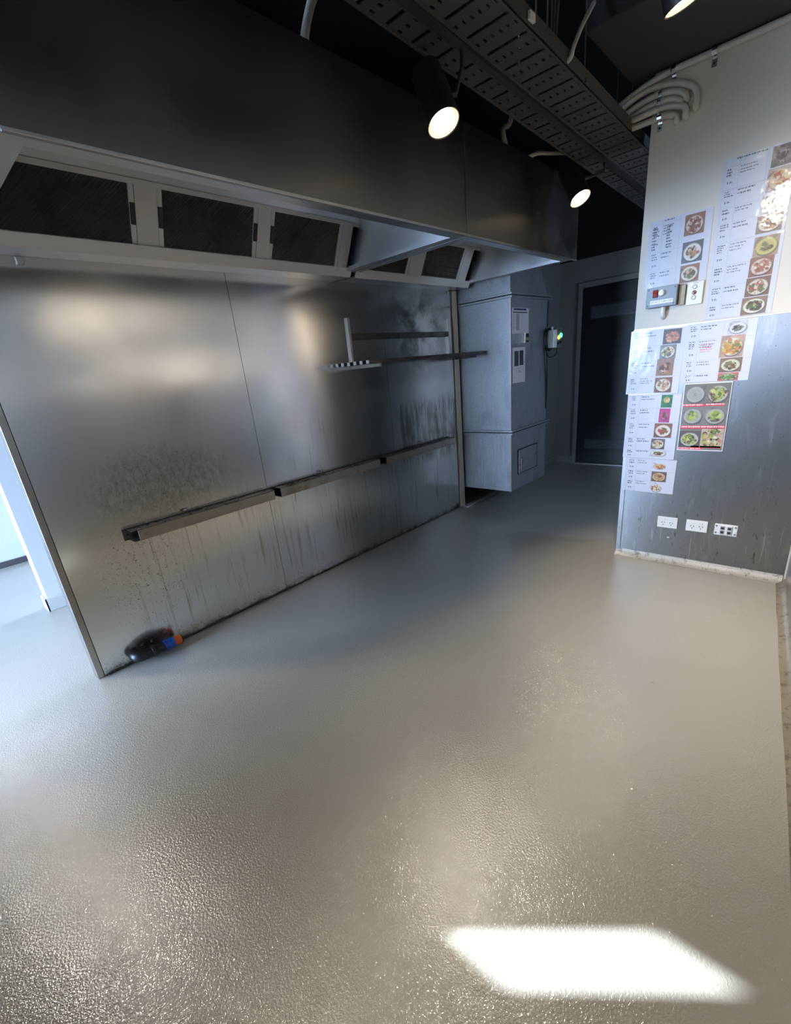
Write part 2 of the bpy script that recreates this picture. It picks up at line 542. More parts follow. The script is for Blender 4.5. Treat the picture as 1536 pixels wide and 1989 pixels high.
# notice wall: solid block beside the corridor, steel clad to 1.5 m
wall_right = struct('wall_right', box(B(), XR, 3.22, -3.3, YP, 0.0, 2.752), M_WHITE)
bm = B()
for (x0, x1, z0, z1) in ((3.22, 3.39, 0, 2.752), (3.71, 5.95, 0, 2.752), (3.39, 3.71, 0, 1.32), (3.39, 3.71, 1.68, 2.752)):
    box(bm, x0, x1, -3.26, -3.2, z0, z1)
struct('wall_corridor_right', bm, M_GREY)
bm = B(); box(bm, 3.37, 3.73, -3.27, -3.19, 1.30, 1.32); box(bm, 3.37, 3.73, -3.27, -3.19, 1.68, 1.70)
w3 = struct('added_window_3', bm, M_BLACKP)  # unseen window added to bring blue daylight into the corridor
for x in (3.38, 3.72):
    obj('mullion', box(B(), x - 0.01, x + 0.01, -3.27, -3.19, 1.32, 1.68), M_BLACKP, w3)
obj('steel_panel', box(B(), XR - 0.004, XR, -2.672, YP - 0.028, 0.03, 1.504, 0.0012), M_DADO, wall_right)
bm = B(); box(bm, XR - 0.006, XR, YP - 0.026, YP + 0.003, 0.0, 1.504, 0.001); box(bm, XR, XR + 0.04, YP, YP + 0.003, 0, 1.504)
obj('corner_trim', bm, M_DADO, wall_right)
obj('dado_cap', box(B(), XR - 0.007, XR, -2.69, YP - 0.002, 1.502, 1.509, 0.001), M_TRIM, wall_right)

# wall beside the camera, a few degrees off square
def wf(x): return -2.686 - 0.098 * (XR - x)
wall_front = struct('wall_front', prism(B(), [(XR, wf(XR), 0), (-2.7, wf(-2.7), 0), (-2.7, wf(-2.7) - 0.12, 0), (XR, wf(XR) - 0.4, 0)], (0, 0, 2.752)), M_WHITE)
struct('trim_9', prism(B(), [(XR, wf(XR) - 0.01, 2.752), (-2.7, wf(-2.7) - 0.01, 2.752), (-2.7, wf(-2.7) - 0.12, 2.752), (XR, wf(XR) - 0.4, 2.752)], (0, 0, 0.56)), M_BLACK)
for (a, c) in ((2.996, 1.802), (1.798, 0.602), (0.598, -0.598), (-0.602, -1.80)):
    obj('steel_panel', prism(B(), [(a, wf(a), 0.03), (c, wf(c), 0.03), (c, wf(c) + 0.004, 0.03), (a, wf(a) + 0.004, 0.03)], (0, 0, 1.474)), steel('bench_side_steel', (182, 181, 180), 0.34, (6, 6, 0.3)), wall_front)

# wall to the street: a shopfront opening, a high clerestory and the solid parts between
T30 = math.tan(SUN_E)
zc0, zc1, yc0, yc1 = 4.50 * T30, 5.04 * T30, 1.143, 1.336
bm = B()
for (y0, y1, z0, z1) in ((-4.0, 3.2, 2.44, zc0), (-4.0, 3.2, zc1, 3.3), (-4.0, yc0, zc0, zc1), (yc1, 3.2, zc0, zc1), (1.65, 3.2, 0.0, 2.44), (-1.80, -0.25, 0.0, 2.44),
                         (-4.0, -2.30, 0.0, 2.44), (-2.30, -1.80, 0.0, 1.40), (-2.30, -1.80, 1.56, 2.44)):
    box(bm, -2.61, -2.6, y0, y1, z0, z1)
wall_left = struct('wall_left', bm, M_WHITE)
bm = B(); box(bm, -2.66, -2.612, -0.25, 1.65, 2.39, 2.44)
w1 = struct('window_1', bm, M_BLACKP)
for y in (-0.24, 0.70, 1.64):
    obj('mullion', box(B(), -2.66, -2.612, y - 0.02, y + 0.02, 0.0, 2.39), M_BLACKP, w1)
bm = B(); box(bm, -2.66, -2.612, -2.32, -1.78, 1.37, 1.41); box(bm, -2.66, -2.612, -2.32, -1.78, 1.55, 1.59)
w2 = struct('window_2', bm, M_BLACKP)
for y in (-2.30, -1.80):
    obj('mullion', box(B(), -2.66, -2.612, y - 0.02, y + 0.02, 1.41, 1.55), M_BLACKP, w2)
struct('trim_5', box(B(), -5.6, -2.61, -6, 6, 2.45, 2.55), M_WHITE)              # unseen awning added to keep sun out of the shopfront opening
struct('pavement', box(B(), -14, -2.75, -12, 12, -0.2, -0.04), mat('street_paving', (150, 148, 144), 0.8))

# dining side: white wall end and the grey wall behind it
wd = struct('wall_dining', box(B(), 0.055, 3.3, 1.30, 1.42, 0.0, 3.3, 0.006), M_JAMB)
struct('wall_dining_far', box(B(), -2.6, 3.4, 2.93, 3.05, 0.0, 3.3), painted('pale_grey_paint', (168, 170, 172), 0.5, 0.1))
struct('baseboard_dining', box(B(), -2.6, 3.3, 2.905, 2.93, 0.0, 0.055, 0.005), mat('dark_skirting', (44, 44, 46), 0.5))
bm = B(); box(bm, 0.040, 1.0, 1.285, 1.30, 0.0, 0.10, 0.003); box(bm, 0.040, 0.055, 1.285, 1.42, 0.0, 0.10, 0.003)
struct('baseboard_left', bm, painted('dirty_white_skirting', (206, 206, 202), 0.4, 0.95, (40, 32, 24)))

# coved skirtings
def cove_profile(n=5, r=0.048, h=0.040):
    return [(r * (1 - math.sin(a)), h * (1 - math.cos(a))) for a in [math.pi / 2 * k / n for k in range(n + 1)]]
def cove(bm, p0, p1, nrm):
    """quarter-round coving from p0 to p1, nrm points into the room"""
    p0, p1, nrm = Vector(p0), Vector(p1), Vector(nrm).normalized()
    steps = 24
    prof = [(0.0, 0.0)] + [(d + 0.0, z) for d, z in cove_profile()]
    rows = []
    for i in range(steps + 1):
        q = p0.lerp(p1, i / steps)
        j = random.uniform(-0.003, 0.003)
        rows.append([bm.verts.new(q + nrm * (d + (j if 0 < k < 3 else 0)) + Vector((0, 0, z + 0.0005))) for k, (d, z) in enumerate(prof)])
    n = len(prof)
    for A, Q in zip(rows, rows[1:]):
        for k in range(n):
            l = (k + 1) % n
            bm.faces.new((A[k], A[l], Q[l], Q[k]))
    bm.faces.new(rows[0]); bm.faces.new(list(reversed(rows[-1])))
    return bm
struct('baseboard_right', cove(B(), (XR - 0.004, YP - 0.0, 0), (XR - 0.004, -2.67, 0), (-1, 0, 0)), M_COVE, smooth=True)
struct('baseboard_front', cove(B(), (XR - 0.02, wf(XR), 0), (-1.8, wf(-1.8) + 0.004, 0), (0.098, 1, 0)), coving_mat('worn_coving', (100, 92, 76), (150, 138, 112), 0.95), smooth=True)
bm = B(); box(bm, 4.31, 5.83, -0.02, 0.0, 0.0, 0.09, 0.004); box(bm, 5.81, 5.83, -0.25, -0.02, 0.0, 0.09, 0.004)
struct('baseboard_corridor', bm, M_GREY)
bm = B()
for i in range(40):
    a = 0.05 + i * 0.085
    box(bm, a, a + 0.088, -0.010 - random.uniform(0, 0.004), -0.004, 0.0, random.uniform(0.006, 0.014))
struct('trim_6', bm, mat('grimy_sealant', (84, 78, 68), 0.6, var=0.25, vscale=30))

# door at the corridor end
door = struct('door_1', box(B(), 5.795, 5.828, -1.14, -0.295, 0.012, 2.105, 0.003), M_DOOR)
bm = B(); box(bm, 5.785, 5.83, -0.295, -0.245, 0.0, 2.165, 0.003); box(bm, 5.785, 5.83, -1.19, -1.14, 0.0, 2.165, 0.003); box(bm, 5.785, 5.83, -1.14, -0.295, 2.108, 2.165, 0.003)
obj('door_frame', bm, M_GREY, door)
for (z0, z1) in ((1.755, 1.895), (0.205, 0.332)):
    v = obj('louvre_vent', box(B(), 5.788, 5.795, -1.04, -0.40, z0, z1, 0.002), mat('vent_frame', (70, 74, 82), 0.4), door)
    n = 8
    for k in range(n):
        z = z0 + 0.012 + (z1 - z0 - 0.024) * (k + 0.5) / n
        obj('slat', prism(B(), [(5.788, -1.02, z + 0.006), (5.788, -1.02, z - 0.004), (5.776, -1.02, z - 0.007), (5.776, -1.02, z - 0.004)], (0, 0.60, 0)), mat('vent_slat', (112, 117, 126), 0.4), v)
obj('door_closer', box(B(), 5.76, 5.795, -0.70, -0.60, 2.03, 2.085, 0.004), M_BLACKP, door)
obj('threshold', box(B(), 5.76, 5.83, -1.14, -0.295, 0.0, 0.016, 0.003), M_TRIM, door)

# ------------------------------------------------------------------ exhaust hoods
YF, ZR = -1.09, 2.059
def fz(y): return 2.1 - 2 * (y + 0.2)           # filter plane
def hood(xa, xb, xfa, xfb, panels, label):
    h = thing('exhaust_hood', label, 'range hood', ((xa + xb) / 2, 0, ZR), 'stainless exhaust hoods over the cooking line')
    obj('fascia', box(B(), xfa, xfb, YF, YF + 0.012, ZR, 2.557, 0.002), M_FASCIA, h)
    bm = B()
    box(bm, xa, xb, YF + 0.012, YF + 0.065, ZR, ZR + 0.008)
    box(bm, xa, xb, YF + 0.057, YF + 0.065, ZR + 0.008, ZR + 0.03)
    box(bm, xfa, xfb, YF - 0.003, YF, ZR, ZR + 0.010, 0.001)
    obj('front_lip', bm, M_HOOD, h)
    for s, x in ((1, xa), (-1, xb)):
        bm = B()
        x2 = x + s * 0.010
        box(bm, min(x, x2), max(x, x2), YF + 0.065, 0.0, ZR + 0.006, 2.52)
        x3 = x + s * 0.055
        box(bm, min(x, x3), max(x, x3), YF + 0.065, -0.06, ZR, ZR + 0.008)
        box(bm, min(x3, x3 - s * 0.005), max(x3, x3 - s * 0.005), YF + 0.065, -0.06, ZR + 0.008, ZR + 0.022)
        obj('end_panel', bm, M_HOOD, h)
    obj('roof_panel', box(B(), xa, xb, YF + 0.012, 0.0, 2.52, 2.53), M_HOOD, h)
    bm = B()
    prism(bm, [(xa + 0.012, -0.198, 2.066), (xa + 0.012, -0.168, 2.028), (xa + 0.012, -0.006, 2.034), (xa + 0.012, -0.006, 2.044), (xa + 0.012, -0.160, 2.040), (xa + 0.012, -0.188, 2.072)], (xb - xa - 0.024, 0, 0))
    gt = obj('grease_gutter', bm, M_HOOD, h)
    bm = B(); prism(bm, [(xa + 0.014, -0.203, 2.074), (xa + 0.014, -0.196, 2.074), (xa + 0.014, -0.168, 2.030), (xa + 0.014, -0.175, 2.026)], (xb - xa - 0.028, 0, 0))
    obj('gutter_lip', bm, M_ALU, gt)
    # filter bank backing strips
    nrm = Vector((0, -2, -1)).normalized() * -1      # points up/back
    def slab(bm, x0, x1, y0, y1, t, lift=0.0):
        o = nrm * -lift
        p = [Vector((x0, y0, fz(y0))) + o, Vector((x0, y1, fz(y1))) + o]
        prism(bm, [p[0], p[1], p[1] + nrm * t, p[0] + nrm * t], (x1 - x0, 0, 0))
    bm = B(); slab(bm, xa + 0.01, xb - 0.01, -0.300, -0.41, 0.006)
    obj('top_blank', bm, M_HOOD, h)
    bm = B(); slab(bm, xa + 0.01, xb - 0.01, -0.293, -0.302, 0.006, 0.008)
    obj('top_rail', bm, M_ALU, h)
    for kind, x0, x1, hl in panels:
        if kind == 'blank':
            bm = B(); slab(bm, x0 + 0.002, x1 - 0.002, -0.186, -0.297, 0.006, 0.004)
            obj('blank_panel', bm, M_ALU, h)
            continue
        fr = B()
        slab(fr, x0, x0 + 0.022, -0.184, -0.297, 0.02, 0.002)
        slab(fr, x1 - 0.022, x1, -0.184, -0.297, 0.02, 0.002)
        slab(fr, x0 + 0.022, x1 - 0.022, -0.184, -0.190, 0.02, 0.001)
        slab(fr, x0 + 0.022, x1 - 0.022, -0.292, -0.297, 0.02, 0.001)
        f = obj('grease_filter', fr, M_ALU, h)
        bm = B()
        nc, nr = 62, 30
        g = [[bm.verts.new(Vector((x0 + 0.02 + (x1 - x0 - 0.04) * i / nc, -0.188 - 0.106 * j / nr, fz(-0.188 - 0.106 * j / nr))) + nrm * (0.003 + (0.0055 if (i + j) % 2 else 0.0))) for i in range(nc + 1)] for j in range(nr + 1)]
        for j in range(nr):
            for i in range(nc):
                bm.faces.new((g[j][i], g[j][i + 1], g[j + 1][i + 1], g[j + 1][i]))
        mo = obj('filter_mesh', bm, M_FILTER, f); mo['kind'] = 'stuff'
        for s in hl:
            xh = x0 + 0.011 if s < 0 else x1 - 0.011
            bm = B(); slab(bm, xh - 0.009, xh + 0.009, -0.225, -0.262, 0.012, 0.012)
            obj('filter_handle', bm, mat('dark_handle', (58, 56, 54), 0.4, 0.6), f)
    return h
h1 = hood(0.072, 2.092, 0.072, 2.103, [('filter', 0.180, 0.718, (1,)), ('blank', 0.718, 0.820, ()), ('filter', 0.820, 1.348, (-1, 1)), ('blank', 1.348, 1.434, ()), ('filter', 1.434, 1.955, (-1,)), ('blank', 1.955, 2.04, ())],
     'long left stainless exhaust hood with three mesh grease filters over the splashback')
h2 = hood(2.110, 3.515, 2.110, 3.60, [('filter', 2.13, 2.655, ()), ('blank', 2.655, 2.80, ()), ('filter', 2.80, 3.315, ()), ('blank', 3.315, 3.43, ())],
     'shorter right stainless exhaust hood ending beside the galvanised duct')

# little brackets under the hoods
o = obj('hood_clip', box(B(), 0.262, 0.292, -0.020, -0.005, 2.000, 2.030, 0.003), M_CHROME)
tag(o, 'small bright metal clip under the far left end of the hood gutter', 'clip')
o = obj('hood_clip', box(B(), 3.42, 3.44, -0.020, -0.005, 2.005, 2.025, 0.003), M_CHROME)
tag(o, 'tiny bright clip under the hood gutter beside the duct trim', 'clip')

# ------------------------------------------------------------------ galvanised duct
duct = thing('ventilation_duct', 'tall galvanised sheet metal duct at the end of the splashback', 'duct', (3.94, -0.12, 0.195))
DX0, DX1, DY0, DY1 = 3.573, 4.304, -0.546, 0.30
obj('lower_section', box(B(), DX0, DX1, DY0, DY1, 0.195, 0.767, 0.002), M_GALV, duct)
obj('middle_section', box(B(), DX0, DX1, DY0, DY1, 0.767, 1.915, 0.002), M_GALV, duct)
obj('upper_section', prism(B(), [(DX0, DY0, 1.915), (DX1, DY0, 1.915), (4.12, DY0, 2.17), (4.08, DY0, 2.60), (DX0, DY0, 2.60)], (0, 0.7, 0)), M_GALV, duct)
for z in (0.767, 1.915):
    bm = B()
    for (za, zb) in ((z - 0.020, z - 0.004), (z + 0.004, z + 0.020)):
        box(bm, DX0 - 0.030, DX1 + 0.036, DY0 - 0.030, DY0 + 0.004, za, zb, 0.0015)
        box(bm, DX0 - 0.030, DX0 + 0.004, DY0 + 0.004, -0.03, za, zb, 0.0015)
    fl = obj('flange', bm, M_GALV, duct)
    bm = B()
    box(bm, DX0 - 0.016, DX1 + 0.02, DY0 - 0.016, DY0 + 0.002, z - 0.004, z + 0.004)
    box(bm, DX0 - 0.016, DX0 + 0.002, DY0 + 0.002, -0.03, z - 0.004, z + 0.004)
    obj('joint_strip', bm, M_BLACKP, fl)  # black strip standing in for the shaded gap between the flanges
obj('edge_seam', box(B(), DX0 - 0.004, DX0 + 0.006, DY0 - 0.004, DY0 + 0.006, 0.195, 1.90, 0.001), M_TRIM, duct)
bm = B(); box(bm, 3.715, 4.100, DY0 - 0.008, DY0, 0.345, 0.575, 0.006)
ad = obj('access_door', bm, M_GALV, duct)
bm = B()
for (x0, x1, z0, z1) in ((3.700, 4.115, 0.575, 0.583), (3.700, 4.115, 0.337, 0.345), (3.700, 3.708, 0.337, 0.583), (4.107, 4.115, 0.337, 0.583)):
    box(bm, x0, x1, DY0 - 0.004, DY0, z0, z1)
obj('joint_strip', bm, mat('dark_gasket', (40, 42, 46), 0.6), ad)
bm = B(); box(bm, 3.735, 3.765, DY0 - 0.022, DY0 - 0.008, 0.36, 0.50, 0.004); box(bm, 3.70, 3.745, DY0 - 0.018, DY0 - 0.008, 0.42, 0.435, 0.002)
obj('latch', bm, M_CHROME, ad)
bm = B(); lathe(bm, (4.085, DY0 - 0.008, 0.49), (0, -1, 0), [(0, 0.010), (0.012, 0.012), (0.016, 0.0)], 12); box(bm, 4.080, 4.092, DY0 - 0.014, DY0 - 0.008, 0.455, 0.48, 0.002)
obj('knob', bm, M_CHROME, ad)

# ------------------------------------------------------------------ painter for printed sheets
def px_sheet(name, parent, img, place, nrm_off):
    """a flat printed area: img (h,w,3) sRGB 0..255 becomes a vertex-coloured grid; place(u,v) -> point for u,v in 0..1"""
    h, w, _ = img.shape
    me = bpy.data.meshes.new(name)
    uu, vv = np.meshgrid(np.linspace(0, 1, w), np.linspace(0, 1, h))
    O, U, V = [np.array(q, float) for q in place]
    co_ = O + uu[..., None] * U + vv[..., None] * V
    off = np.array(nrm_off, float)
    verts = (co_ + off).reshape(-1, 3)
    idx = np.arange(h * w).reshape(h, w)
    quads = np.stack([idx[:-1, :-1], idx[1:, :-1], idx[1:, 1:], idx[:-1, 1:]], -1).reshape(-1, 4)
    # a thin back so that the sheet has thickness
    nb = h * w
    c4 = [idx[0, 0], idx[0, -1], idx[-1, -1], idx[-1, 0]]
    back = np.array([verts[k] - off * 0.8 for k in c4])
    allv = np.concatenate([verts, back])
    me.vertices.add(len(allv)); me.vertices.foreach_set('co', allv.ravel())
    faces = quads.tolist()
    bkw = [nb, nb + 1, nb + 2, nb + 3]
    faces.append(bkw)
    for k in range(4):
        faces.append([c4[k], c4[(k + 1) % 4], bkw[(k + 1) % 4], bkw[k]])
    lv = np.array(faces).ravel()
    me.loops.add(len(lv)); me.loops.foreach_set('vertex_index', lv)
    me.polygons.add(len(faces)); me.polygons.foreach_set('loop_start', np.arange(0, len(lv), 4))
    me.update(); me.validate()
    at = me.attributes.new('ink', 'FLOAT_COLOR', 'POINT')
    col = np.ones((len(allv), 4)); col[:nb, :3] = lin(np.clip(img.reshape(-1, 3), 0, 255) / 255.0)
    at.data.foreach_set('color', col.ravel())
    me.materials.append(M_PRINT)
    return obj(name, None, None, parent, mesh=me)

RNG = np.random.default_rng(3)
def canvas(w, h, c):
    return np.ones((h, w, 3)) * np.array(c, float)
def ell(img, cx, cy, rx, ry, c, a=1.0, rot=0.0):
    h, w, _ = img.shape
    y, x = np.mgrid[0:h, 0:w]
    x = (x + 0.5) / w - cx; y = (y + 0.5) / h - cy
    cr, sr = math.cos(rot), math.sin(rot)
    xr, yr = x * cr + y * sr, -x * sr + y * cr
    d = (xr / rx) ** 2 + (yr / ry) ** 2
    k = np.clip((1.0 - d) * 6, 0, 1)[..., None] * a
    img[:] = img * (1 - k) + np.array(c, float) * k
def rect(img, u0, v0, u1, v1, c, a=1.0):
    h, w, _ = img.shape
    s = img[int(v0 * h):max(int(v0 * h) + 1, int(v1 * h)), int(u0 * w):max(int(u0 * w) + 1, int(u1 * w))]
    s[:] = s * (1 - a) + np.array(c, float) * a
def scatter(img, cx, cy, rx, ry, cols, n, s0, s1):
    for _ in range(n):
        t, r = RNG.uniform(0, 6.283), math.sqrt(RNG.uniform())
        c = np.array(cols[RNG.integers(len(cols))]) + RNG.uniform(-14, 14)
        s = RNG.uniform(s0, s1)
        ell(img, cx + rx * r * math.cos(t), cy + ry * r * math.sin(t), s, s * RNG.uniform(0.5, 1.1), c, RNG.uniform(0.6, 1), RNG.uniform(0, 3))
BR, RD, GN, YL, CR, DK = (122, 76, 46), (168, 58, 42), (92, 116, 48), (214, 186, 96), (232, 218, 190), (52, 40, 32)
WOOD, SLATE, TABLE = (150, 104, 68), (92, 92, 96), (182, 160, 136)
def dish(w, h, bg, plate, foods, pr=(0.44, 0.42), pc=(0.5, 0.52), fr=0.7, n=60, rim=True):
    im = canvas(w, h, bg) + RNG.normal(0, 5, (h, w, 1))
    for _ in range(5):
        ell(im, RNG.uniform(0, 1), RNG.uniform(0, 1), 0.3, 0.12, np.array(bg) * RNG.uniform(0.6, 1.25), 0.5, RNG.uniform(0, 3))
    if plate is not None:
        ell(im, pc[0] + 0.02, pc[1] + 0.04, pr[0] * 1.04, pr[1] * 1.04, np.array(bg) * 0.5, 0.8)
        ell(im, pc[0], pc[1], pr[0], pr[1], np.array(plate) * 0.86)
        ell(im, pc[0], pc[1], pr[0] * 0.92, pr[1] * 0.92, plate)
        ell(im, pc[0], pc[1], pr[0] * 0.74, pr[1] * 0.74, np.array(plate) * 0.93, 0.8)
    scatter(im, pc[0], pc[1], pr[0] * fr, pr[1] * fr, foods, n, 0.04, 0.12)
    return im * 0.86
def words(img, u0, v0, u1, v1, lines, ink=(70, 70, 84), a=0.8, bold=False, fill=0.85):
    """rows of illegible small print"""
    h, w, _ = img.shape
    for i in range(lines):
        v = v0 + (v1 - v0) * (i + 0.2) / lines
        y = int(v * h)
        th = max(1, int((v1 - v0) / lines * h * (0.5 if bold else 0.4)))
        x = u0 * w
        end = (u0 + (u1 - u0) * RNG.uniform(0.55, 1.0) * fill) * w
        while x < end:
            L = RNG.integers(2, 7)
            for k in range(L):
                xx = int(x + k)
                if xx >= w or xx >= end: break
                t = th + (1 if RNG.uniform() < 0.25 else 0)
                s = img[y:y + t, xx:xx + 1]
                al = min(1.0, a * RNG.uniform(0.7, 1.3))
                s[:] = s * (1 - al) + np.array(ink) * al
            x += L + 1.4
def price(img, u, v):
    h, w, _ = img.shape
    for dx, hh in ((0, 5), (1, 4), (5, 3), (6, 4), (8, 3), (9, 3)):
        x, y = int(u * w) + dx, int(v * h)
        img[y - hh // 2:y + hh // 2 + 1, x:x + 1] = (60, 60, 74)
def rows_sheet(w, h, bounds, c1, c2, pcol=0.55, title=False):
    im = canvas(w, h, (194, 195, 203)) + RNG.normal(0, 1.5, (h, w, 1))
    ln = (168, 170, 186)
    rect(im, 0.05, 0.0, 0.055, 1, ln, .6); rect(im, c1, 0.02, c1 + 0.006, 0.98, ln, .8); rect(im, c2, 0.02, c2 + 0.006, 0.98, ln, .8)
    for a, b in zip(bounds, bounds[1:]):
        rect(im, 0.05, a, 0.97, a + 0.006, ln, .8)
        d = b - a
        words(im, 0.08, a + 0.03 * d + 0.01, c1 - 0.02, a + 0.45 * d, max(2, int(d * h / 5 * 0.40)), (52, 52, 66), 0.9, True)
        price(im, 0.10, a + 0.70 * d)
        words(im, c1 + 0.02, a + 0.04 * d + 0.005, c2 - 0.02, a + 0.45 * d, max(1, int(d * h / 5 * 0.32)), (78, 80, 98), 0.85)
    return im

def sheet(name, label, cat, y0, z0, w, h, img, photos, group=None, lift=0.0015, tilt=0.0, axis='x'):
    """a print on the notice wall (axis x) or the duct front (axis y); u runs to the right as seen, v down"""
    c, s = math.cos(tilt), math.sin(tilt)
    if axis == 'x':
        O = np.array((XR - lift, y0, z0)); U = np.array((0, -c, s)) * w; V = np.array((0, -s, -c)) * h; N = np.array((-1.0, 0, 0))
    else:
        O = np.array((y0, DY0 - lift, z0)); U = np.array((c, 0, s)) * w; V = np.array((s, 0, -c)) * h; N = np.array((0, -1.0, 0))
    root = thing(name, label, cat, tuple(O + V), group)
    px_sheet('paper', root, img, (O, U, V), N * 0.0012)
    for (u0, v0, u1, v1, pim) in photos:
        px_sheet('photo', root, pim, (O + U * u0 + V * v0, U * (u1 - u0), V * (v1 - v0)), N * 0.0020)
    return root

PW, PH = 44, 40
G = 'laminated menu sheets on the notice wall'
# small sheet at the top left
im = rows_sheet(150, 160, [0.06, 0.46, 0.74, 0.99], 0.22, 0.50)
words(im, 0.25, 0.01, 0.5, 0.05, 1, (60, 60, 70), 0.9, True)
words(im, 0.07, 0.10, 0.2, 0.44, 8, (50, 50, 64), .9, True, .7); words(im, 0.30, 0.10, 0.44, 0.44, 8, (50, 50, 64), .9, True, .7)
sheet('menu_sheet', 'short menu sheet above the grey switch box, three plated dishes down its right side', 'notice', -1.752, 2.069, 0.312, 0.345, im, [
    (0.58, 0.03, 0.88, 0.32, dish(PW, PH, WOOD, (226, 206, 186), [RD, BR, (120, 60, 50), CR])),
    (0.58, 0.41, 0.90, 0.71, dish(PW, PH, SLATE, (236, 232, 224), [BR, CR, DK, (190, 130, 90)], fr=0.6)),
    (0.58, 0.74, 0.88, 0.995, dish(PW, PH, WOOD, (236, 222, 200), [(60, 74, 40), GN, BR, (210, 170, 140)], fr=0.55))], G, tilt=0.010)
# tall pair at the right
im = rows_sheet(150, 186, [0.10, 0.36, 0.58, 0.76, 0.99], 0.25, 0.62)
words(im, 0.2, 0.01, 0.75, 0.05, 1, (60, 60, 70), 0.9, True)
sheet('menu_sheet', 'upper sheet of the tall menu at the right, grey oyster photo at its top', 'notice', -2.078, 2.264, 0.300, 0.374, im, [
    (0.68, 0.02, 0.985, 0.25, dish(PW, PH, (128, 112, 104), None, [(90, 78, 74), (150, 130, 124), (70, 60, 60), (186, 170, 160)], n=70)),
    (0.66, 0.26, 0.985, 0.52, dish(PW, PH, (190, 170, 156), (224, 196, 160), [RD, (190, 80, 56), YL, CR])),
    (0.64, 0.55, 0.97, 0.77, dish(PW, PH, (160, 156, 150), (206, 202, 196), [BR, (150, 80, 60), DK], fr=0.5, n=26)),
    (0.61, 0.78, 0.96, 0.99, dish(PW, PH, (150, 124, 100), (230, 214, 190), [BR, (200, 150, 100), CR, DK], n=70))], G, tilt=0.004)
im = rows_sheet(150, 186, [0.01, 0.30, 0.56, 0.80, 0.995], 0.25, 0.60)
sheet('menu_sheet', 'lower sheet of the tall menu at the right, round yellow soup photo at its top', 'notice', -2.079, 1.888, 0.305, 0.374, im, [
    (0.61, 0.02, 0.95, 0.27, dish(PW, PH, (176, 148, 120), (206, 190, 110), [(120, 110, 60), (90, 80, 50)], fr=0.45, n=14)),
    (0.59, 0.27, 0.92, 0.51, dish(PW, PH, (150, 96, 70), (226, 206, 186), [BR, (190, 130, 100), CR, (170, 90, 60)])),
    (0.58, 0.52, 0.92, 0.76, dish(PW, PH, (130, 90, 62), (222, 212, 190), [GN, RD, CR, BR, (80, 90, 50)])),
    (0.56, 0.77, 0.92, 0.995, dish(PW, PH, (140, 110, 84), (236, 228, 206), [YL, DK, (70, 46, 34), GN, (90, 60, 40)], fr=0.62))], G, tilt=0.004)
# left column on the steel
im = rows_sheet(150, 186, [0.02, 0.25, 0.48, 0.73, 0.99], 0.24, 0.57)
sheet('menu_sheet', 'topmost sheet of the left column on the steel cladding, four wood toned dish photos', 'notice', -1.702, 1.500, 0.300, 0.376, im, [
    (0.61, 0.02, 0.93, 0.24, dish(PW, PH, (74, 66, 64), None, [(196, 120, 90), (220, 160, 120), BR], fr=0.75)),
    (0.58, 0.25, 0.87, 0.46, dish(PW, PH, (130, 126, 120), (226, 222, 210), [(110, 50, 74), GN, YL, CR])),
    (0.55, 0.46, 0.86, 0.72, dish(PW, PH, (150, 112, 84), None, [DK, (190, 140, 80), (110, 40, 40), (230, 220, 210)], n=50)),
    (0.55, 0.745, 0.87, 0.985, dish(PW, PH, (120, 86, 60), (236, 226, 210), [BR, (196, 150, 100), CR]))], G, lift=0.0055, tilt=-0.012)
im = rows_sheet(150, 200, [0.01, 0.21, 0.43, 0.66, 0.86, 0.99], 0.24, 0.58)
sheet('menu_sheet', 'middle sheet of the left column, green and magenta dessert photos at its top', 'notice', -1.714, 1.119, 0.308, 0.408, im, [
    (0.64, 0.01, 0.84, 0.20, dish(30, PH, (34, 120, 76), (214, 206, 170), [YL, CR, (190, 140, 80)], (0.3, 0.24), (0.5, 0.42))),
    (0.63, 0.215, 0.83, 0.425, dish(30, PH, (190, 60, 130), (206, 90, 150), [BR, (110, 40, 50), GN], (0.34, 0.3), fr=0.6, n=30)),
    (0.57, 0.44, 0.90, 0.66, dish(PW, PH, (140, 90, 66), (236, 230, 216), [RD, (190, 60, 40), GN], fr=0.5, n=34)),
    (0.54, 0.68, 0.80, 0.845, dish(PW, 34, (104, 92, 80), (216, 206, 186), [CR, (190, 170, 130), BR], n=50)),
    (0.53, 0.85, 0.86, 0.965, dish(PW, 28, (216, 214, 222), (236, 234, 226), [DK, (150, 120, 70), GN], fr=0.55, n=30))], G, lift=0.0055, tilt=-0.010)
im = rows_sheet(140, 110, [0.03, 0.36, 0.66, 0.98], 0.23, 0.54)
sheet('menu_sheet', 'bottom sheet of the left column, short and white with three small breakfast photos', 'notice', -1.733, 0.708, 0.306, 0.226, im, [
    (0.56, 0.10, 0.81, 0.30, dish(PW, 28, (222, 224, 234), (230, 224, 206), [RD, YL, (200, 110, 60)], fr=0.75)),
    (0.55, 0.36, 0.84, 0.66, dish(PW, 34, (120, 92, 66), (216, 186, 140), [(196, 150, 96), BR, (220, 180, 130)])),
    (0.54, 0.70, 0.78, 0.985, dish(36, 34, (222, 220, 224), (236, 234, 226), [(200, 110, 60), CR, GN, RD]))], G, lift=0.0075, tilt=-0.010)
im = rows_sheet(160, 160, [0.02, 0.27, 0.62, 0.86, 0.995], 0.21, 0.55)
words(im, 0.25, 0.36, 0.52, 0.50, 4, (190, 70, 80), 0.7)
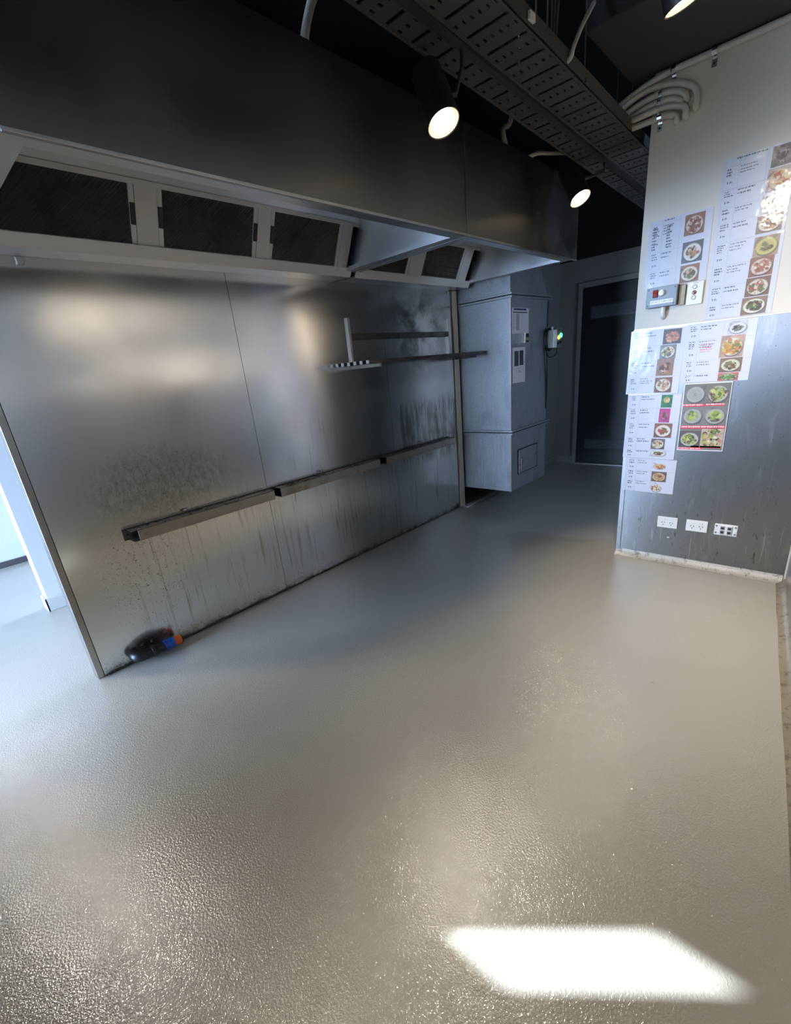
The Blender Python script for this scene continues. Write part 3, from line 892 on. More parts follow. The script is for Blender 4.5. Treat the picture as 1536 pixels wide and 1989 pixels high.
sheet('menu_sheet', 'middle menu sheet over the salad photos, with a line of red print', 'notice', -2.001, 1.499, 0.336, 0.320, im, [
    (0.61, 0.02, 0.88, 0.23, dish(PW, 36, (206, 208, 216), (228, 228, 230), [DK, (90, 66, 50), GN], fr=0.5, n=30)),
    (0.54, 0.24, 0.87, 0.60, dish(PW, 44, (196, 160, 140), (236, 228, 206), [YL, (206, 140, 70), (190, 110, 50), GN], fr=0.8, n=70)),
    (0.57, 0.61, 0.88, 0.85, dish(PW, PH, (140, 110, 84), (222, 214, 186), [(70, 80, 50), (120, 110, 60), BR, CR], fr=0.6)),
    (0.57, 0.86, 0.86, 0.995, dish(PW, 26, (206, 110, 106), (190, 196, 150), [GN, (120, 150, 70), (70, 90, 50)], fr=0.8))], G, lift=0.0055, tilt=-0.004)
# salad photo sheet
im = canvas(120, 200, (226, 228, 232)); rect(im, 0.02, 0.015, 0.985, 0.985, (110, 106, 98))
def banner(u0, u1):
    b_ = canvas(int(100 * (u1 - u0)) + 10, 9, (200, 44, 60)); words(b_, 0.03, 0.15, 0.97, 0.95, 1, (250, 220, 222), 0.95, True, 1.2); return b_
PLT = (176, 174, 168)
LG = [(150, 170, 70), (176, 186, 84), (196, 200, 110), (104, 128, 52)]
DG = [(60, 56, 40), (80, 84, 46), (140, 156, 70), (90, 44, 44)]
sheet('photo_sheet', 'sheet of six salad photos with red caption strips, stuck below the middle menu', 'notice', -2.029, 1.174, 0.240, 0.402, im, [
    (0.03, 0.02, 0.49, 0.30, dish(PW, 50, (120, 116, 110), PLT, [PLT, (150, 148, 144), (190, 190, 186)], n=10, fr=0.5)),
    (0.50, 0.02, 0.97, 0.30, dish(PW, 50, (120, 112, 100), (186, 184, 172), LG + [(90, 50, 56), (110, 70, 70)], fr=0.75)),
    (0.02, 0.345, 0.49, 0.615, dish(PW, 50, (130, 126, 120), PLT, LG, pc=(0.5, 0.5), fr=0.55, n=40)),
    (0.50, 0.345, 0.97, 0.615, dish(PW, 50, (130, 126, 120), PLT, DG + LG, fr=0.6, n=44)),
    (0.02, 0.70, 0.49, 0.95, dish(PW, 50, (96, 86, 80), (196, 192, 178), DG + LG[1:3], fr=0.65, n=46)),
    (0.50, 0.66, 0.97, 0.95, dish(PW, 50, (206, 180, 160), None, DG + LG + [CR, YL, (206, 150, 130)], (0.5, 0.5), fr=0.9, n=70)),
    (0.02, 0.300, 0.49, 0.338, banner(0.02, 0.49)), (0.51, 0.295, 0.90, 0.333, banner(0.51, 0.9)),
    (0.02, 0.620, 0.97, 0.665, banner(0.02, 0.97)), (0.30, 0.925, 0.95, 0.955, banner(0.3, 0.95)), (0.02, 0.955, 0.55, 0.985, banner(0.02, 0.55))],
    None, lift=0.0085, tilt=0.004)
# two notices on the duct
im = canvas(90, 70, (196, 194, 196)); rect(im, 0.12, 0.04, 0.86, 0.10, (40, 44, 84)); rect(im, 0.07, 0.17, 0.92, 0.205, (40, 42, 50))
rect(im, 0.25, 0.23, 0.44, 0.88, (150, 150, 154)); words(im, 0.07, 0.23, 0.23, 0.88, 9, (110, 110, 120), .6); words(im, 0.46, 0.23, 0.92, 0.86, 9, (160, 160, 168), .5); words(im, 0.06, 0.92, 0.25, 0.97, 1)
sheet('notice_sheet', 'white form with a dark blue heading bar, upper paper on the duct', 'notice', 3.592, 1.820, 0.312, 0.205, im, [], None, axis='y')
im = canvas(60, 84, (198, 192, 192)); words(im, 0.38, 0.58, 0.75, 0.62, 1, (90, 90, 100), .8, True); words(im, 0.3, 0.65, 0.8, 0.72, 2); words(im, 0.2, 0.83, 0.3, 0.86, 1)
sheet('notice_sheet', 'paper with two dark pictures side by side, lower paper on the duct', 'notice', 3.603, 1.500, 0.238, 0.300, im, [
    (0.14, 0.10, 0.46, 0.52, dish(20, 36, (50, 50, 52), None, [(90, 90, 92), (30, 30, 32), (70, 66, 62)], n=24)),
    (0.53, 0.09, 0.85, 0.51, dish(20, 36, (54, 54, 56), None, [(86, 86, 88), (34, 34, 36), (74, 70, 66)], n=24))], None, axis='y')

# ------------------------------------------------------------------ fittings on the notice wall
sb = thing('isolator_switch_box', 'grey switch box with red rocker and white knob, strip label beneath', 'switch box', (XR, -1.865, 1.612))
bx0, by0, by1, bz0, bz1 = XR - 0.062, -1.945, -1.784, 1.616, 1.724
obj('back_box', box(B(), XR - 0.045, XR - 0.0, by0, by1, bz0, bz1, 0.004), mat('dark_grey_enclosure', (104, 108, 108), 0.5), sb)
lid = obj('lid', box(B(), bx0, XR - 0.046, by0, by1, bz0, bz1, 0.004, 2), M_GPLAST, sb)
for y in (by0 + 0.012, by1 - 0.012):
    for z in (bz0 + 0.012, bz1 - 0.012):
        bm = B(); lathe(bm, (bx0 + 0.001, y, z), (-1, 0, 0), [(0, 0.0045), (0.002, 0.0045), (0.002, 0.0)], 10)
        obj('screw', bm, mat('dark_screw', (60, 66, 72), 0.4), lid)
bm = B(); box(bm, bx0 - 0.006, bx0, -1.846, -1.820, 1.668, 1.710, 0.002)
rk = obj('rocker_surround', bm, M_BLACKP, sb)
bm = B(); prism(bm, [(bx0 - 0.007, -1.843, 1.672), (bx0 - 0.012, -1.843, 1.690), (bx0 - 0.007, -1.843, 1.706), (bx0 - 0.005, -1.843, 1.690)], (0, 0.020, 0))
obj('rocker', bm, mat('red_rocker', (150, 44, 30), 0.3), rk)
bm = B(); lathe(bm, (bx0, -1.868, 1.688), (-1, 0, 0), [(0, 0.017), (0.014, 0.016), (0.020, 0.013), (0.022, 0.0)], 20)
obj('knob', bm, M_WPLAST, sb, True)
st = obj('strip_label', box(B(), bx0 - 0.001, bx0, -1.927, -1.808, 1.634, 1.654), M_WPLAST, sb)
tcv = bpy.data.curves.new('lettering', 'FONT'); tcv.body = 'DO NOT TURN OFF'; tcv.size = 0.0125; tcv.extrude = 0.0002
tcv.align_x = 'CENTER'; tcv.align_y = 'CENTER'; tcv.materials.append(M_BLACKP)
_t = bpy.data.objects.new('lettering_curve', tcv); COL.objects.link(_t)
_me = bpy.data.meshes.new_from_object(_t.evaluated_get(bpy.context.evaluated_depsgraph_get()))
bpy.data.objects.remove(_t)
to = bpy.data.objects.new('lettering', _me); COL.objects.link(to); to.parent = st
to.rotation_euler = (math.pi / 2, 0, -math.pi / 2); to.location = (bx0 - 0.0013, -1.8675, 1.644)
bm = B(); tube(bm, smooth_path([(XR - 0.026, -1.872, 1.618), (XR - 0.026, -1.872, 1.59), (XR - 0.022, -1.872, 1.574), (XR - 0.008, -1.872, 1.562), (XR + 0.002, -1.872, 1.560)]), 0.014, 12)
obj('conduit_stub', bm, M_WPLAST, sb, True)

ip = thing('indicator_plate', 'white upright plate with one red and two clear buttons', 'switch plate', (XR, -2.023, 1.606))
obj('plate', box(B(), XR - 0.016, XR, -2.064, -1.983, 1.606, 1.724, 0.003, 2), M_WPLAST, ip)
for z, m_ in ((1.697, M_WPLAST), (1.668, mat('dark_red_button', (120, 22, 26), 0.25)), (1.642, M_WPLAST)):
    bm = B(); lathe(bm, (XR - 0.016, -2.022, z), (-1, 0, 0), [(0, 0.0115), (0.002, 0.0115), (0.002, 0.0095), (0.0005, 0.009)], 18)
    rg = obj('button_ring', bm, mat('grey_ring', (120, 120, 120), 0.4), ip)
    bm = B(); lathe(bm, (XR - 0.0165, -2.022, z), (-1, 0, 0), [(0, 0.009), (0.003, 0.008), (0.0045, 0.0)], 16)
    obj('button', bm, m_, rg, True)
obj('mark', box(B(), XR - 0.0163, XR - 0.0158, -2.037, -2.012, 1.7145, 1.717), mat('print_grey', (110, 110, 110), 0.6), ip)
# cream patch between box and plate
o = obj('cover_strip', box(B(), XR - 0.030, XR, -1.979, -1.9475, 1.612, 1.716, 0.002), mat('aged_cream_plastic', (160, 150, 128), 0.5)); tag(o, 'narrow beige block between the grey switch box and white plate', 'cover')

def outlet(yc, label):
    t = thing('power_outlet', label, 'power outlet', (XR, yc, 0.243), 'double power outlets low on the steel cladding')
    xf = XR - 0.004
    obj('face_plate', box(B(), xf - 0.010, xf, yc - 0.060, yc + 0.060, 0.245, 0.322, 0.004, 2), M_WPLAST, t)
    for s in (-1, 1):
        y = yc + s * 0.024
        obj('switch', box(B(), xf - 0.015, xf - 0.010, y - 0.010, y + 0.010, 0.297, 0.311, 0.002), M_WPLAST, t)
        for (dy, dz, r) in ((0.008, 0.006, 0.5), (-0.008, 0.006, -0.5), (0, -0.008, 0)):
            bm = B(); box(bm, -0.0006, 0, -0.0016, 0.0016, -0.005, 0.005)
            bmesh.ops.transform(bm, matrix=Matrix.Translation((xf - 0.010, y + dy, 0.276 + dz)) @ Matrix.Rotation(r, 4, 'X'), verts=bm.verts)
            obj('slot', bm, M_BLACKP, t)
outlet(-2.027, 'white double power outlet, leftmost of the row below the menus')
outlet(-2.196, 'white double power outlet, between the other outlet and the data plate')
dp = thing('data_outlet', 'white data plate without cover, four square black ports', 'data outlet', (XR, -2.352, 0.243))
xf = XR - 0.004
obj('mounting_plate', box(B(), xf - 0.007, xf, -2.412, -2.292, 0.243, 0.318, 0.005, 2), M_WPLAST, dp)
bm = B(); box(bm, xf - 0.013, xf - 0.007, -2.388, -2.322, 0.250, 0.312, 0.003)
obj('module_frame', bm, M_WPLAST, dp)
for y in (-2.336, -2.372):
    for z in (0.267, 0.294):
        j = obj('data_port', box(B(), xf - 0.016, xf - 0.013, y - 0.012, y + 0.012, z - 0.0115, z + 0.0115, 0.001), mat('grey_port', (150, 150, 152), 0.4), dp)
        obj('socket_hole', box(B(), xf - 0.0166, xf - 0.016, y - 0.0075, y + 0.0075, z - 0.007, z + 0.006), M_BLACKP, j)
for y in (-2.303, -2.402):
    for z in (0.258, 0.303):
        bm = B(); lathe(bm, (xf - 0.007, y, z), (-1, 0, 0), [(0, 0.006), (0.001, 0.006), (0.001, 0.0)], 12)
        obj('screw_hole', bm, mat('grey_ring', (120, 120, 120), 0.4), dp)
o = obj('paint_fleck', box(B(), XR - 0.0052, XR - 0.004, -2.048, -2.034, 0.172, 0.180, 0.002), M_WPLAST); tag(o, 'small white paint fleck on the steel below the outlets', 'fleck')

# ------------------------------------------------------------------ rail, shelf rack, pipe on the splashback
rail = thing('channel_rail', 'long grimy steel channel rail fixed low across the splashback', 'rail', (1.83, -0.005, 0.70))
M_RAIL = steel('rail_steel', (166, 158, 146), 0.38, (0.3, 6, 6), 0.35, (74, 62, 46))
M_RAILTOP = steel('rail_top_steel', (120, 114, 106), 0.5, (0.3, 6, 6), 0.9, (34, 28, 22))
obj('back_plate', box(B(), 0.330, 3.335, -0.009, -0.005, 0.698, 0.762), M_SOOT, rail)
for (a, c) in ((0.385, 1.250), (1.300, 2.272), (2.348, 3.335)):
    ch = obj('front_channel', box(B(), a, c, -0.082, -0.078, 0.696, 0.752, 0.001), M_RAIL, rail)
    bm = B(); box(bm, a - 0.03 if a < 0.5 else a, c, -0.080, -0.009, 0.752, 0.756); 
    obj('top_flange', bm, M_RAILTOP, ch)
    obj('bottom_flange', box(B(), a - 0.03 if a < 0.5 else a, c, -0.080, -0.009, 0.694, 0.697), M_RAIL, ch)
    bm = B()
    for k in range(26):
        x = random.uniform(a, c - 0.03); y = random.uniform(-0.07, -0.015); r = random.uniform(0.003, 0.010)
        lathe(bm, (x, y, 0.7555), (random.uniform(-.2, .2), random.uniform(-.2, .2), 1), [(0, r), (r * 0.35, r * 0.8), (r * 0.55, 0)], 7)
    g = obj('grease_crumbs', bm, mat('baked_grease', (40, 32, 24), 0.7, var=0.3, vscale=60), ch); g['kind'] = 'stuff'
bm = B(); lathe(bm, (0.352, -0.009, 0.730), (0, -1, 0), [(0, 0.007), (0.002, 0.007), (0.002, 0)], 12)
obj('bolt', bm, M_BLACKP, rail)
for i, (x, z, lb) in enumerate(((0.675, 0.776, 'left'), (1.706, 0.777, 'middle'), (2.89, 0.786, 'right'))):
    bm = B(); tube(bm, smooth_path([(x - 0.018, -0.005, z + 0.006), (x - 0.014, -0.022, z + 0.004), (x, -0.028, z), (x + 0.016, -0.022, z + 0.003), (x + 0.022, -0.010, z + 0.008)], 5), 0.0045, 8)
    o = obj('pipe_clip', bm, M_CHROME, None, True)
    tag(o, 'small bent wire clip just above the channel rail, %s of the three' % lb, 'clip', 'wire clips above the channel rail')

rack = thing('wall_rack', 'sooty steel wall rack of bars with two bright uprights, beside the duct', 'shelf rack', (2.8, -0.005, 1.47))
for x in (2.160, 3.393):
    obj('upright', box(B(), x - 0.011, x + 0.011, -0.022, -0.005, 1.475, 1.803, 0.001), M_TRIM, rack)
obj('cross_bar', box(B(), 2.171, 3.382, -0.028, -0.010, 1.655, 1.697, 0.002), M_SOOT, rack)
for i, y in enumerate((-0.035, -0.10, -0.165, -0.230, -0.295)):
    bar = obj('shelf_bar', box(B(), 2.040, 3.565, y - 0.015, y + 0.015, 1.476, 1.500, 0.002), M_SOOT, rack)
    obj('end_cap', box(B(), 2.036, 2.040, y - 0.014, y + 0.014, 1.476, 1.500), M_CHROME, bar)
for x in (2.160, 3.393):
    obj('bracket_arm', box(B(), x - 0.010, x + 0.010, -0.300, -0.005, 1.452, 1.476, 0.001), M_RAIL if x < 3 else M_SOOT, rack)

pipe = thing('pipe_stub', 'black bent pipe stub at the foot of the splashback, taped blue with orange end', 'pipe', (0.30, -0.06, 0.02))
YP_ = -0.072
bm = B(); tube(bm, smooth_path([(0.195, -0.004, 0.062), (0.190, -0.040, 0.060), (0.202, -0.064, 0.056), (0.235, YP_, 0.053), (0.275, YP_, 0.051)], 6), 0.031, 14)
obj('elbow', bm, M_BLACKP, pipe, True)
bm = B(); tube(bm, [(0.268, YP_, 0.0515), (0.272, YP_, 0.0515), (0.288, YP_, 0.051), (0.292, YP_, 0.051)], 0.034, 16, radii=[0.031, 0.0345, 0.0345, 0.031])
obj('collar', bm, M_BLACKP, pipe, True)
bm = B(); tube(bm, [(0.285, YP_, 0.051), (0.392, YP_, 0.048)], 0.0285, 16)
obj('straight_pipe', bm, mat('dusty_black_pipe', (42, 42, 38), 0.55, var=0.15, vscale=40), pipe, True)
bm = B(); pts = [(0.340 + 0.055 * k / 10, YP_, 0.0495 - 0.0015 * k / 10) for k in range(11)]
tube(bm, pts, 0.030, 18, radii=[0.0308 + random.uniform(-0.0006, 0.0016) for k in range(11)])
obj('blue_tape', bm, mat('blue_tape', (30, 92, 190), 0.4, var=0.2, vscale=70, bump=0.5, bscale=90), pipe)
bm = B(); tube(bm, [(0.388, YP_, 0.0482), (0.436, YP_, 0.047), (0.438, YP_, 0.047)], 0.029, 18, radii=[0.0292, 0.0292, 0.026])
obj('orange_end', bm, mat('orange_pvc', (236, 112, 40), 0.42, var=0.06, vscale=30), pipe, True)
bm = B(); lathe(bm, (0.4382, YP_, 0.047), (1, 0, 0), [(0, 0.026), (0.003, 0.024), (0.003, 0)], 16)
obj('end_cap', bm, M_BLACKP, pipe)

# small chrome holder between the two notices
o = thing('wall_holder', 'small chrome holder on the duct between the two papers', 'holder', (3.79, DY0, 1.53))
obj('clip_plate', box(B(), 3.755, 3.775, DY0 - 0.045, DY0, 1.530, 1.620, 0.003), M_CHROME, o)
obj('side_plate', box(B(), 3.775, 3.850, DY0 - 0.035, DY0, 1.540, 1.610, 0.003), M_BLACKP, o)
obj('tag', box(B(), 3.790, 3.852, DY0 - 0.038, DY0 - 0.035, 1.552, 1.578), mat('beige_tag', (140, 132, 104), 0.6), o)

# control box with lit buttons and its coil of cable
cb = thing('control_box', 'control box with lit green and yellow buttons at the duct edge', 'control box', (4.33, DY0, 1.46))
cx0, cx1, cy0 = 4.262, 4.452, DY0 - 0.085
obj('white_case', box(B(), cx0, cx0 + 0.07, cy0, DY0 + 0.0, 1.470, 1.630, 0.004), M_WPLAST, cb)
obj('panel', box(B(), cx0 + 0.07, cx1, cy0 - 0.0, DY0, 1.465, 1.650, 0.004), mat('grey_panel', (96, 98, 100), 0.5), cb)
for (x, z, m_, r) in ((4.365, 1.560, mat('lit_yellow', (240, 220, 70), 0.3, emit=(1.0, 0.72, 0.08), estr=3.0), 0.017), (4.415, 1.578, mat('lit_green', (60, 230, 110), 0.3, emit=(0.05, 0.9, 0.22), estr=3.0), 0.021), (4.362, 1.510, M_BLACKP, 0.014), (4.412, 1.520, M_BLACKP, 0.014), (4.37, 1.628, M_BLACKP, 0.008)):
    bm = B(); lathe(bm, (x, cy0, z), (0, -1, 0), [(0, r), (0.010, r), (0.013, r * 0.7), (0.014, 0)], 16)
    obj('button', bm, m_, cb, True)
bm = B(); lathe(bm, (cx0 + 0.05, DY0 - 0.04, 1.630), (0, 0, 1), [(0, 0.014), (0.025, 0.014), (0.030, 0.008), (0.030, 0)], 12)
obj('cable_gland', bm, M_WPLAST, cb, True)
bm = B()
for k in range(5):
    cxk, czk = 4.235 + 0.006 * k, 1.545 + random.uniform(-.006, .006)
    pts = [(cxk + (0.045 + 0.005 * k) * math.cos(a) * 0.8, DY0 - 0.012 - 0.008 * k, czk + (0.080 + 0.006 * k) * math.sin(a)) for a in [2 * math.pi * q / 22 for q in range(23)]]
    tube(bm, pts, 0.005, 7)
o = obj('cable_coil', bm, M_BLACKR, None, True); tag(o, 'coil of black cable hung behind the lit control box', 'cable')
for pts in ([(4.40, cy0 + 0.03, 1.468), (4.40, cy0 + 0.03, 1.42), (4.35, DY0 - 0.03, 1.385), (4.30, DY0 - 0.012, 1.40), (4.265, DY0 - 0.010, 1.47)],
            [(4.21, DY0 - 0.010, 1.50), (4.235, DY0 - 0.010, 1.35), (4.275, DY0 - 0.010, 1.15), (4.288, DY0 - 0.008, 1.00), (4.285, DY0 - 0.008, 0.90)],
            [(4.275, DY0 - 0.010, 1.46), (4.292, DY0 - 0.010, 1.25), (4.294, DY0 - 0.010, 1.05), (4.290, DY0 - 0.008, 0.93)],
            [(4.29, DY0 - 0.006, 1.66), (4.295, DY0 - 0.006, 1.78), (4.298, DY0 - 0.006, 1.89)]):
    bm = B(); tube(bm, smooth_path(pts, 6), 0.0048, 7)
    obj('cable', bm, M_BLACKR, cb, True)

# ------------------------------------------------------------------ overhead: trays, conduits, spots
def tray(name, y0, y1, rail_h, label, slots):
    t = thing(name, label, 'cable tray', (2.2, (y0 + y1) / 2, 2.58), 'perforated cable trays under the black ceiling')
    def zt(x): return 2.585 - 0.034 * (x - 1.2)
    xs0, xs1 = 0.3, 4.9
    pitch = 0.145
    n = int((xs1 - xs0) / pitch)
    bm = B()
    W_ = y1 - y0
    def cell(xa, xb, ya, yb):
        prism(bm, [(xa, ya, zt(xa)), (xb, ya, zt(xb)), (xb, yb, zt(xb)), (xa, yb, zt(xa))], (0, 0, 0.004))
    nh = slots
    for i in range(n):
        x = xs0 + i * pitch
        xa, xb, xc, xd, xe = x, x + 0.018, x + 0.062, x + 0.085, x + pitch
        # transverse slot between xa and xb: only the margins remain
        cell(xa, xb, y0, y0 + 0.012); cell(xa, xb, y1 - 0.012, y1)
        cell(xb, xc, y0, y1)
        # row of short holes
        p = W_ / nh
        cell(xc, xd, y0, y0 + p * 0.3)
        for k in range(nh):
            cell(xc, xd, y0 + p * (k + 0.62), y0 + p * (k + 1.3) if k < nh - 1 else y1)
        cell(xd, xe, y0, y1)
    o = obj('tray_base', bm, M_TRAY, t)
    for y, s in ((y0, 1), (y1, -1)):
        bm = B()
        prism(bm, [(xs0, y, zt(xs0) - 0.003), (xs1, y, zt(xs1) - 0.003), (xs1, y, zt(xs1) + rail_h), (xs0, y, zt(xs0) + rail_h)], (0, s * 0.003, 0))
        prism(bm, [(xs0, y, zt(xs0) - 0.004), (xs1, y, zt(xs1) - 0.004), (xs1, y, zt(xs1) - 0.001), (xs0, y, zt(xs0) - 0.001)], (0, s * 0.012, 0))
        obj('side_rail', bm, M_TRAY, t)
    for x in (0.9, 2.3, 3.7):
        for y in (y0 + 0.01, y1 - 0.01):
            bm = B(); tube(bm, [(x, y, zt(x)), (x, y, 3.3)], 0.004, 6)
            obj('hanger_rod', bm, M_TRAY, t)
        bm = B(); box(bm, x - 0.02, x + 0.02, y0 - 0.01, y1 + 0.01, zt(x) + 0.004, zt(x) + 0.02)
        obj('hanger_strut', bm, M_TRAY, t)
    bm = B()
    for k in range(5):
        y = y0 + W_ * (k + 0.7) / 5.4
        tube(bm, smooth_path([(xs0 + 4.6 * q / 8, y + random.uniform(-.01, .01), zt(xs0 + 4.6 * q / 8) + 0.030) for q in range(9)], 3), 0.007, 6)
    obj('cable_bundle', bm, M_BLACKR, t)
    return t
tray('cable_tray', -1.388, -1.272, 0.05, 'narrow perforated cable tray, the one nearer the hood fascia', 3)
tray('cable_tray', -1.625, -1.425, 0.06, 'wide slotted cable tray, the one nearer the notice wall', 6)
o = thing('track_rail', 'dark strut rail running between the two cable trays', 'rail', (2.2, -1.407, 2.56))
obj('strut', prism(B(), [(0.3, -1.422, 2.600), (4.9, -1.422, 2.444), (4.9, -1.422, 2.480), (0.3, -1.422, 2.640)], (0, 0.030, 0)), mat('dark_strut', (44, 42, 40), 0.55), o)
o = obj('cable_label', box(B(), 1.725, 1.765, -1.640, -1.6285, 2.580, 2.605), M_WPLAST)
tag(o, 'pale tag hanging on the side of the wide cable tray', 'tag')

def spot(pos, aim, label, body=True, top=None, power=1.0, cone=78):
    p = Vector(pos); d = (Vector(aim) - p).normalized()
    t = thing('track_spotlight', label, 'spotlight', tuple(p), 'ceiling spotlights')
    bm = B(); lathe(bm, p, d, [(-0.225, 0.0), (-0.225, 0.048), (-0.215, 0.058), (-0.12, 0.064), (0.0, 0.066), (0.012, 0.0665), (0.012, 0.0635), (-0.03, 0.060)], 28)
    obj('lamp_can', bm, M_BLACKM, t, True)
    bm = B(); lathe(bm, p, d, [(0.008, 0.0632), (0.010, 0.060), (0.002, 0.0575), (0.004, 0.055), (-0.004, 0.0525), (-0.002, 0.050), (-0.010, 0.0475)], 28)
    obj('baffle_ring', bm, mat('warm_baffle', (206, 190, 150), 0.35, 0.3, emit=(1.0, 0.72, 0.38), estr=0.6), t, True)
    bm = B(); lathe(bm, p, d, [(-0.011, 0.048), (-0.004, 0.040), (0.0, 0.022), (0.001, 0.0)], 24)
    obj('lamp_lens', bm, mat('lit_lens', (255, 244, 220), 0.3, emit=LAMP_COL, estr=LENS_E), t, True)
    tp = Vector(top if top else (p.x + 0.10, p.y, 3.28))
    mid = p - d * 0.10
    sd_ = Vector((tp.x - mid.x, tp.y - mid.y, 0)); sd_ -= d * sd_.dot(d); sd_.normalize()
    bm = B()
    tube(bm, [mid + sd_ * 0.060, mid + sd_ * 0.092], 0.012, 10)
    tube(bm, [mid + sd_ * 0.086 - d * -0.004, Vector((tp.x, tp.y, max(mid.z + 0.03, tp.z - 0.05))), tp], 0.008, 8)
    obj('yoke', bm, M_BLACKM, t)
    ld = bpy.data.lights.new('lamp_light', 'SPOT'); lo = bpy.data.objects.new('lamp_light', ld); COL.objects.link(lo)
    lo.parent = t; lo.location = d * 0.055
    lo.rotation_euler = d.to_track_quat('-Z', 'Y').to_euler()
    ld.energy = LAMP_W * power; ld.color = LAMP_COL; ld.spot_size = math.radians(cone); ld.spot_blend = 0.75; ld.shadow_soft_size = 0.045
    return t
spot((1.514, -1.378, 2.318), (1.30, -2.05, 0.9), 'lit black spotlight under the narrow cable tray, the nearer to the hood seam', top=(1.62, -1.407, 2.552))
spot((3.09, -1.30, 2.330), (2.85, -1.95, 1.2), 'lit black spotlight at the far end of the trays, before the corridor', top=(3.19, -1.407, 2.500))
spot((1.93, -2.10, 2.50), (2.45, -2.55, 0.7), 'lit black spotlight overhead on the ceiling above the notice wall, cut by the frame')
spot((-0.06, -1.40, 2.36), (0.1, -2.6, 1.0), 'unseen spotlight added over the left end of the hood', power=0.7)  # assumed next lamp of the row, added for warm light on the floor
spot((0.45, -2.10, 2.50), (2.0, -2.80, 1.55), 'unseen spotlight added to brighten the wall beside the viewpoint', power=2.2, cone=70)  # added lamp, lights the wall that the splashback mirrors

spot((-0.30, 0.35, 2.40), (-0.30, -0.75, 0.0), 'lit black spotlight past the left end of the splashback, out of frame', power=1.0, cone=95)
spot((-0.60, 2.40, 2.45), (-0.55, 1.2, 0.0), 'lit black spotlight over the dining side behind the splashback, out of frame', power=0.7, cone=95)

# conduits fixed to the notice wall
CXW = XR - 0.017
CG = 'grey conduits fanning onto the notice wall'
def wall_conduit(pts, label):
    bm = B(); tube(bm, smooth_path([(CXW - dx, -y, z) for (y, z, dx) in pts], 7), 0.0155, 12)
    o = obj('conduit', bm, M_CONDUIT, None, True)
    return tag(o, label, 'conduit', CG)
wall_conduit([(1.512, 2.655, 0), (1.60, 2.690, 0), (1.70, 2.716, 0), (1.80, 2.728, 0), (1.99, 2.730, 0), (2.14, 2.731, 0), (2.28, 2.732, 0), (2.66, 2.732, 0)], 'long conduit following the top of the notice wall to the right')
PT = [
 ([(1.515, 2.628, 0), (1.605, 2.672, 0), (1.70, 2.690, 0), (1.81, 2.674, 0), (1.895, 2.633, 0), (1.925, 2.590, 0), (1.925, 2.540, 0.0), (1.925, 2.532, -0.02)], 'outermost of the curved conduits, reaching farthest right'),
 ([(1.53, 2.600, 0.0), (1.628, 2.635, 0), (1.72, 2.650, 0), (1.81, 2.641, 0), (1.865, 2.615, 0), (1.878, 2.592, 0.0), (1.880, 2.585, -0.02)], 'second curved conduit, just inside the outermost'),
 ([(1.545, 2.578, 0.0), (1.65, 2.606, 0), (1.735, 2.617, 0), (1.815, 2.608, 0), (1.85, 2.588, 0.0), (1.856, 2.578, -0.02)], 'third curved conduit, in the middle of the fan'),
 ([(1.555, 2.585, 0.012), (1.64, 2.580, 0.012), (1.735, 2.585, 0.006), (1.80, 2.583, 0), (1.865, 2.560, 0), (1.882, 2.535, 0.0), (1.882, 2.515, 0.0), (1.882, 2.508, -0.02)], 'fourth curved conduit, its end hooked low'),
 ([(1.585, 2.550, 0.0), (1.665, 2.548, 0), (1.745, 2.548, 0), (1.80, 2.545, 0), (1.836, 2.528, 0.0), (1.840, 2.510, 0.0), (1.840, 2.504, -0.02)], 'lowest curved conduit, along the wall corner')]
for pts, lb in PT:
    wall_conduit(pts, lb)
def saddle(y, z, up, label):
    bm = B()
    pr = [(XR - 0.001, -0.030), (XR - 0.034, -0.018), (XR - 0.036, 0.0), (XR - 0.034, 0.016), (XR - 0.001, 0.018)]
    a = [(CXW + 0.0175 * math.cos(t), z + 0.0175 * math.sin(t)) for t in [math.pi * 0.5 + math.pi * k / 6 for k in range(7)]]
    prof = [(XR - 0.0005, z + 0.0175)] + a + [(XR - 0.0005, z - 0.0175), (XR - 0.0005, z - 0.055), (XR - 0.0025, z - 0.055), (XR - 0.0030, z - 0.0195)] 
    prof += [(CXW + 0.0195 * math.cos(t), z + 0.0195 * math.sin(t)) for t in [math.pi * 1.5 - math.pi * k / 6 for k in range(7)]]
    prism(bm, [(x, -y - 0.011, zz) for x, zz in prof], (0, 0.022, 0))
    o = obj('conduit_saddle', bm, M_CHROME)
    sc_ = B(); lathe(sc_, (XR - 0.0025, -y, z - 0.042), (-1, 0, 0), [(0, 0.006), (0.003, 0.006), (0.003, 0)], 10)
    obj('screw', sc_, M_BLACKP, o)
    return tag(o, label, 'saddle clip', 'zinc conduit saddles')
saddle(1.985, 2.730, 1, 'zinc saddle clip on the long conduit, farthest right')
saddle(1.808, 2.728, 1, 'zinc saddle clip on the long conduit, above the curved ends')
saddle(1.760, 2.547, 1, 'zinc saddle clip on the lowest conduit, at the wall corner')
for (y, z, lb) in ((1.755, 2.648, 'zinc strap over the second curved conduit'), (1.752, 2.614, 'zinc strap over the third curved conduit'), (1.748, 2.585, 'zinc strap over the fourth curved conduit')):
    bm = B()
    pr = [(CXW + 0.019 * math.cos(t), z + 0.019 * math.sin(t)) for t in [math.pi * 0.6 + math.pi * 0.8 * k / 6 for k in range(7)]]
    pr += [(CXW + 0.017 * math.cos(t), z + 0.017 * math.sin(t)) for t in [math.pi * 1.4 - math.pi * 0.8 * k / 6 for k in range(7)]]
    prism(bm, [(x, -y - 0.008, zz) for x, zz in pr], (0, 0.016, 0))
    tag(obj('conduit_saddle', bm, M_CHROME), lb, 'saddle clip', 'zinc conduit saddles')

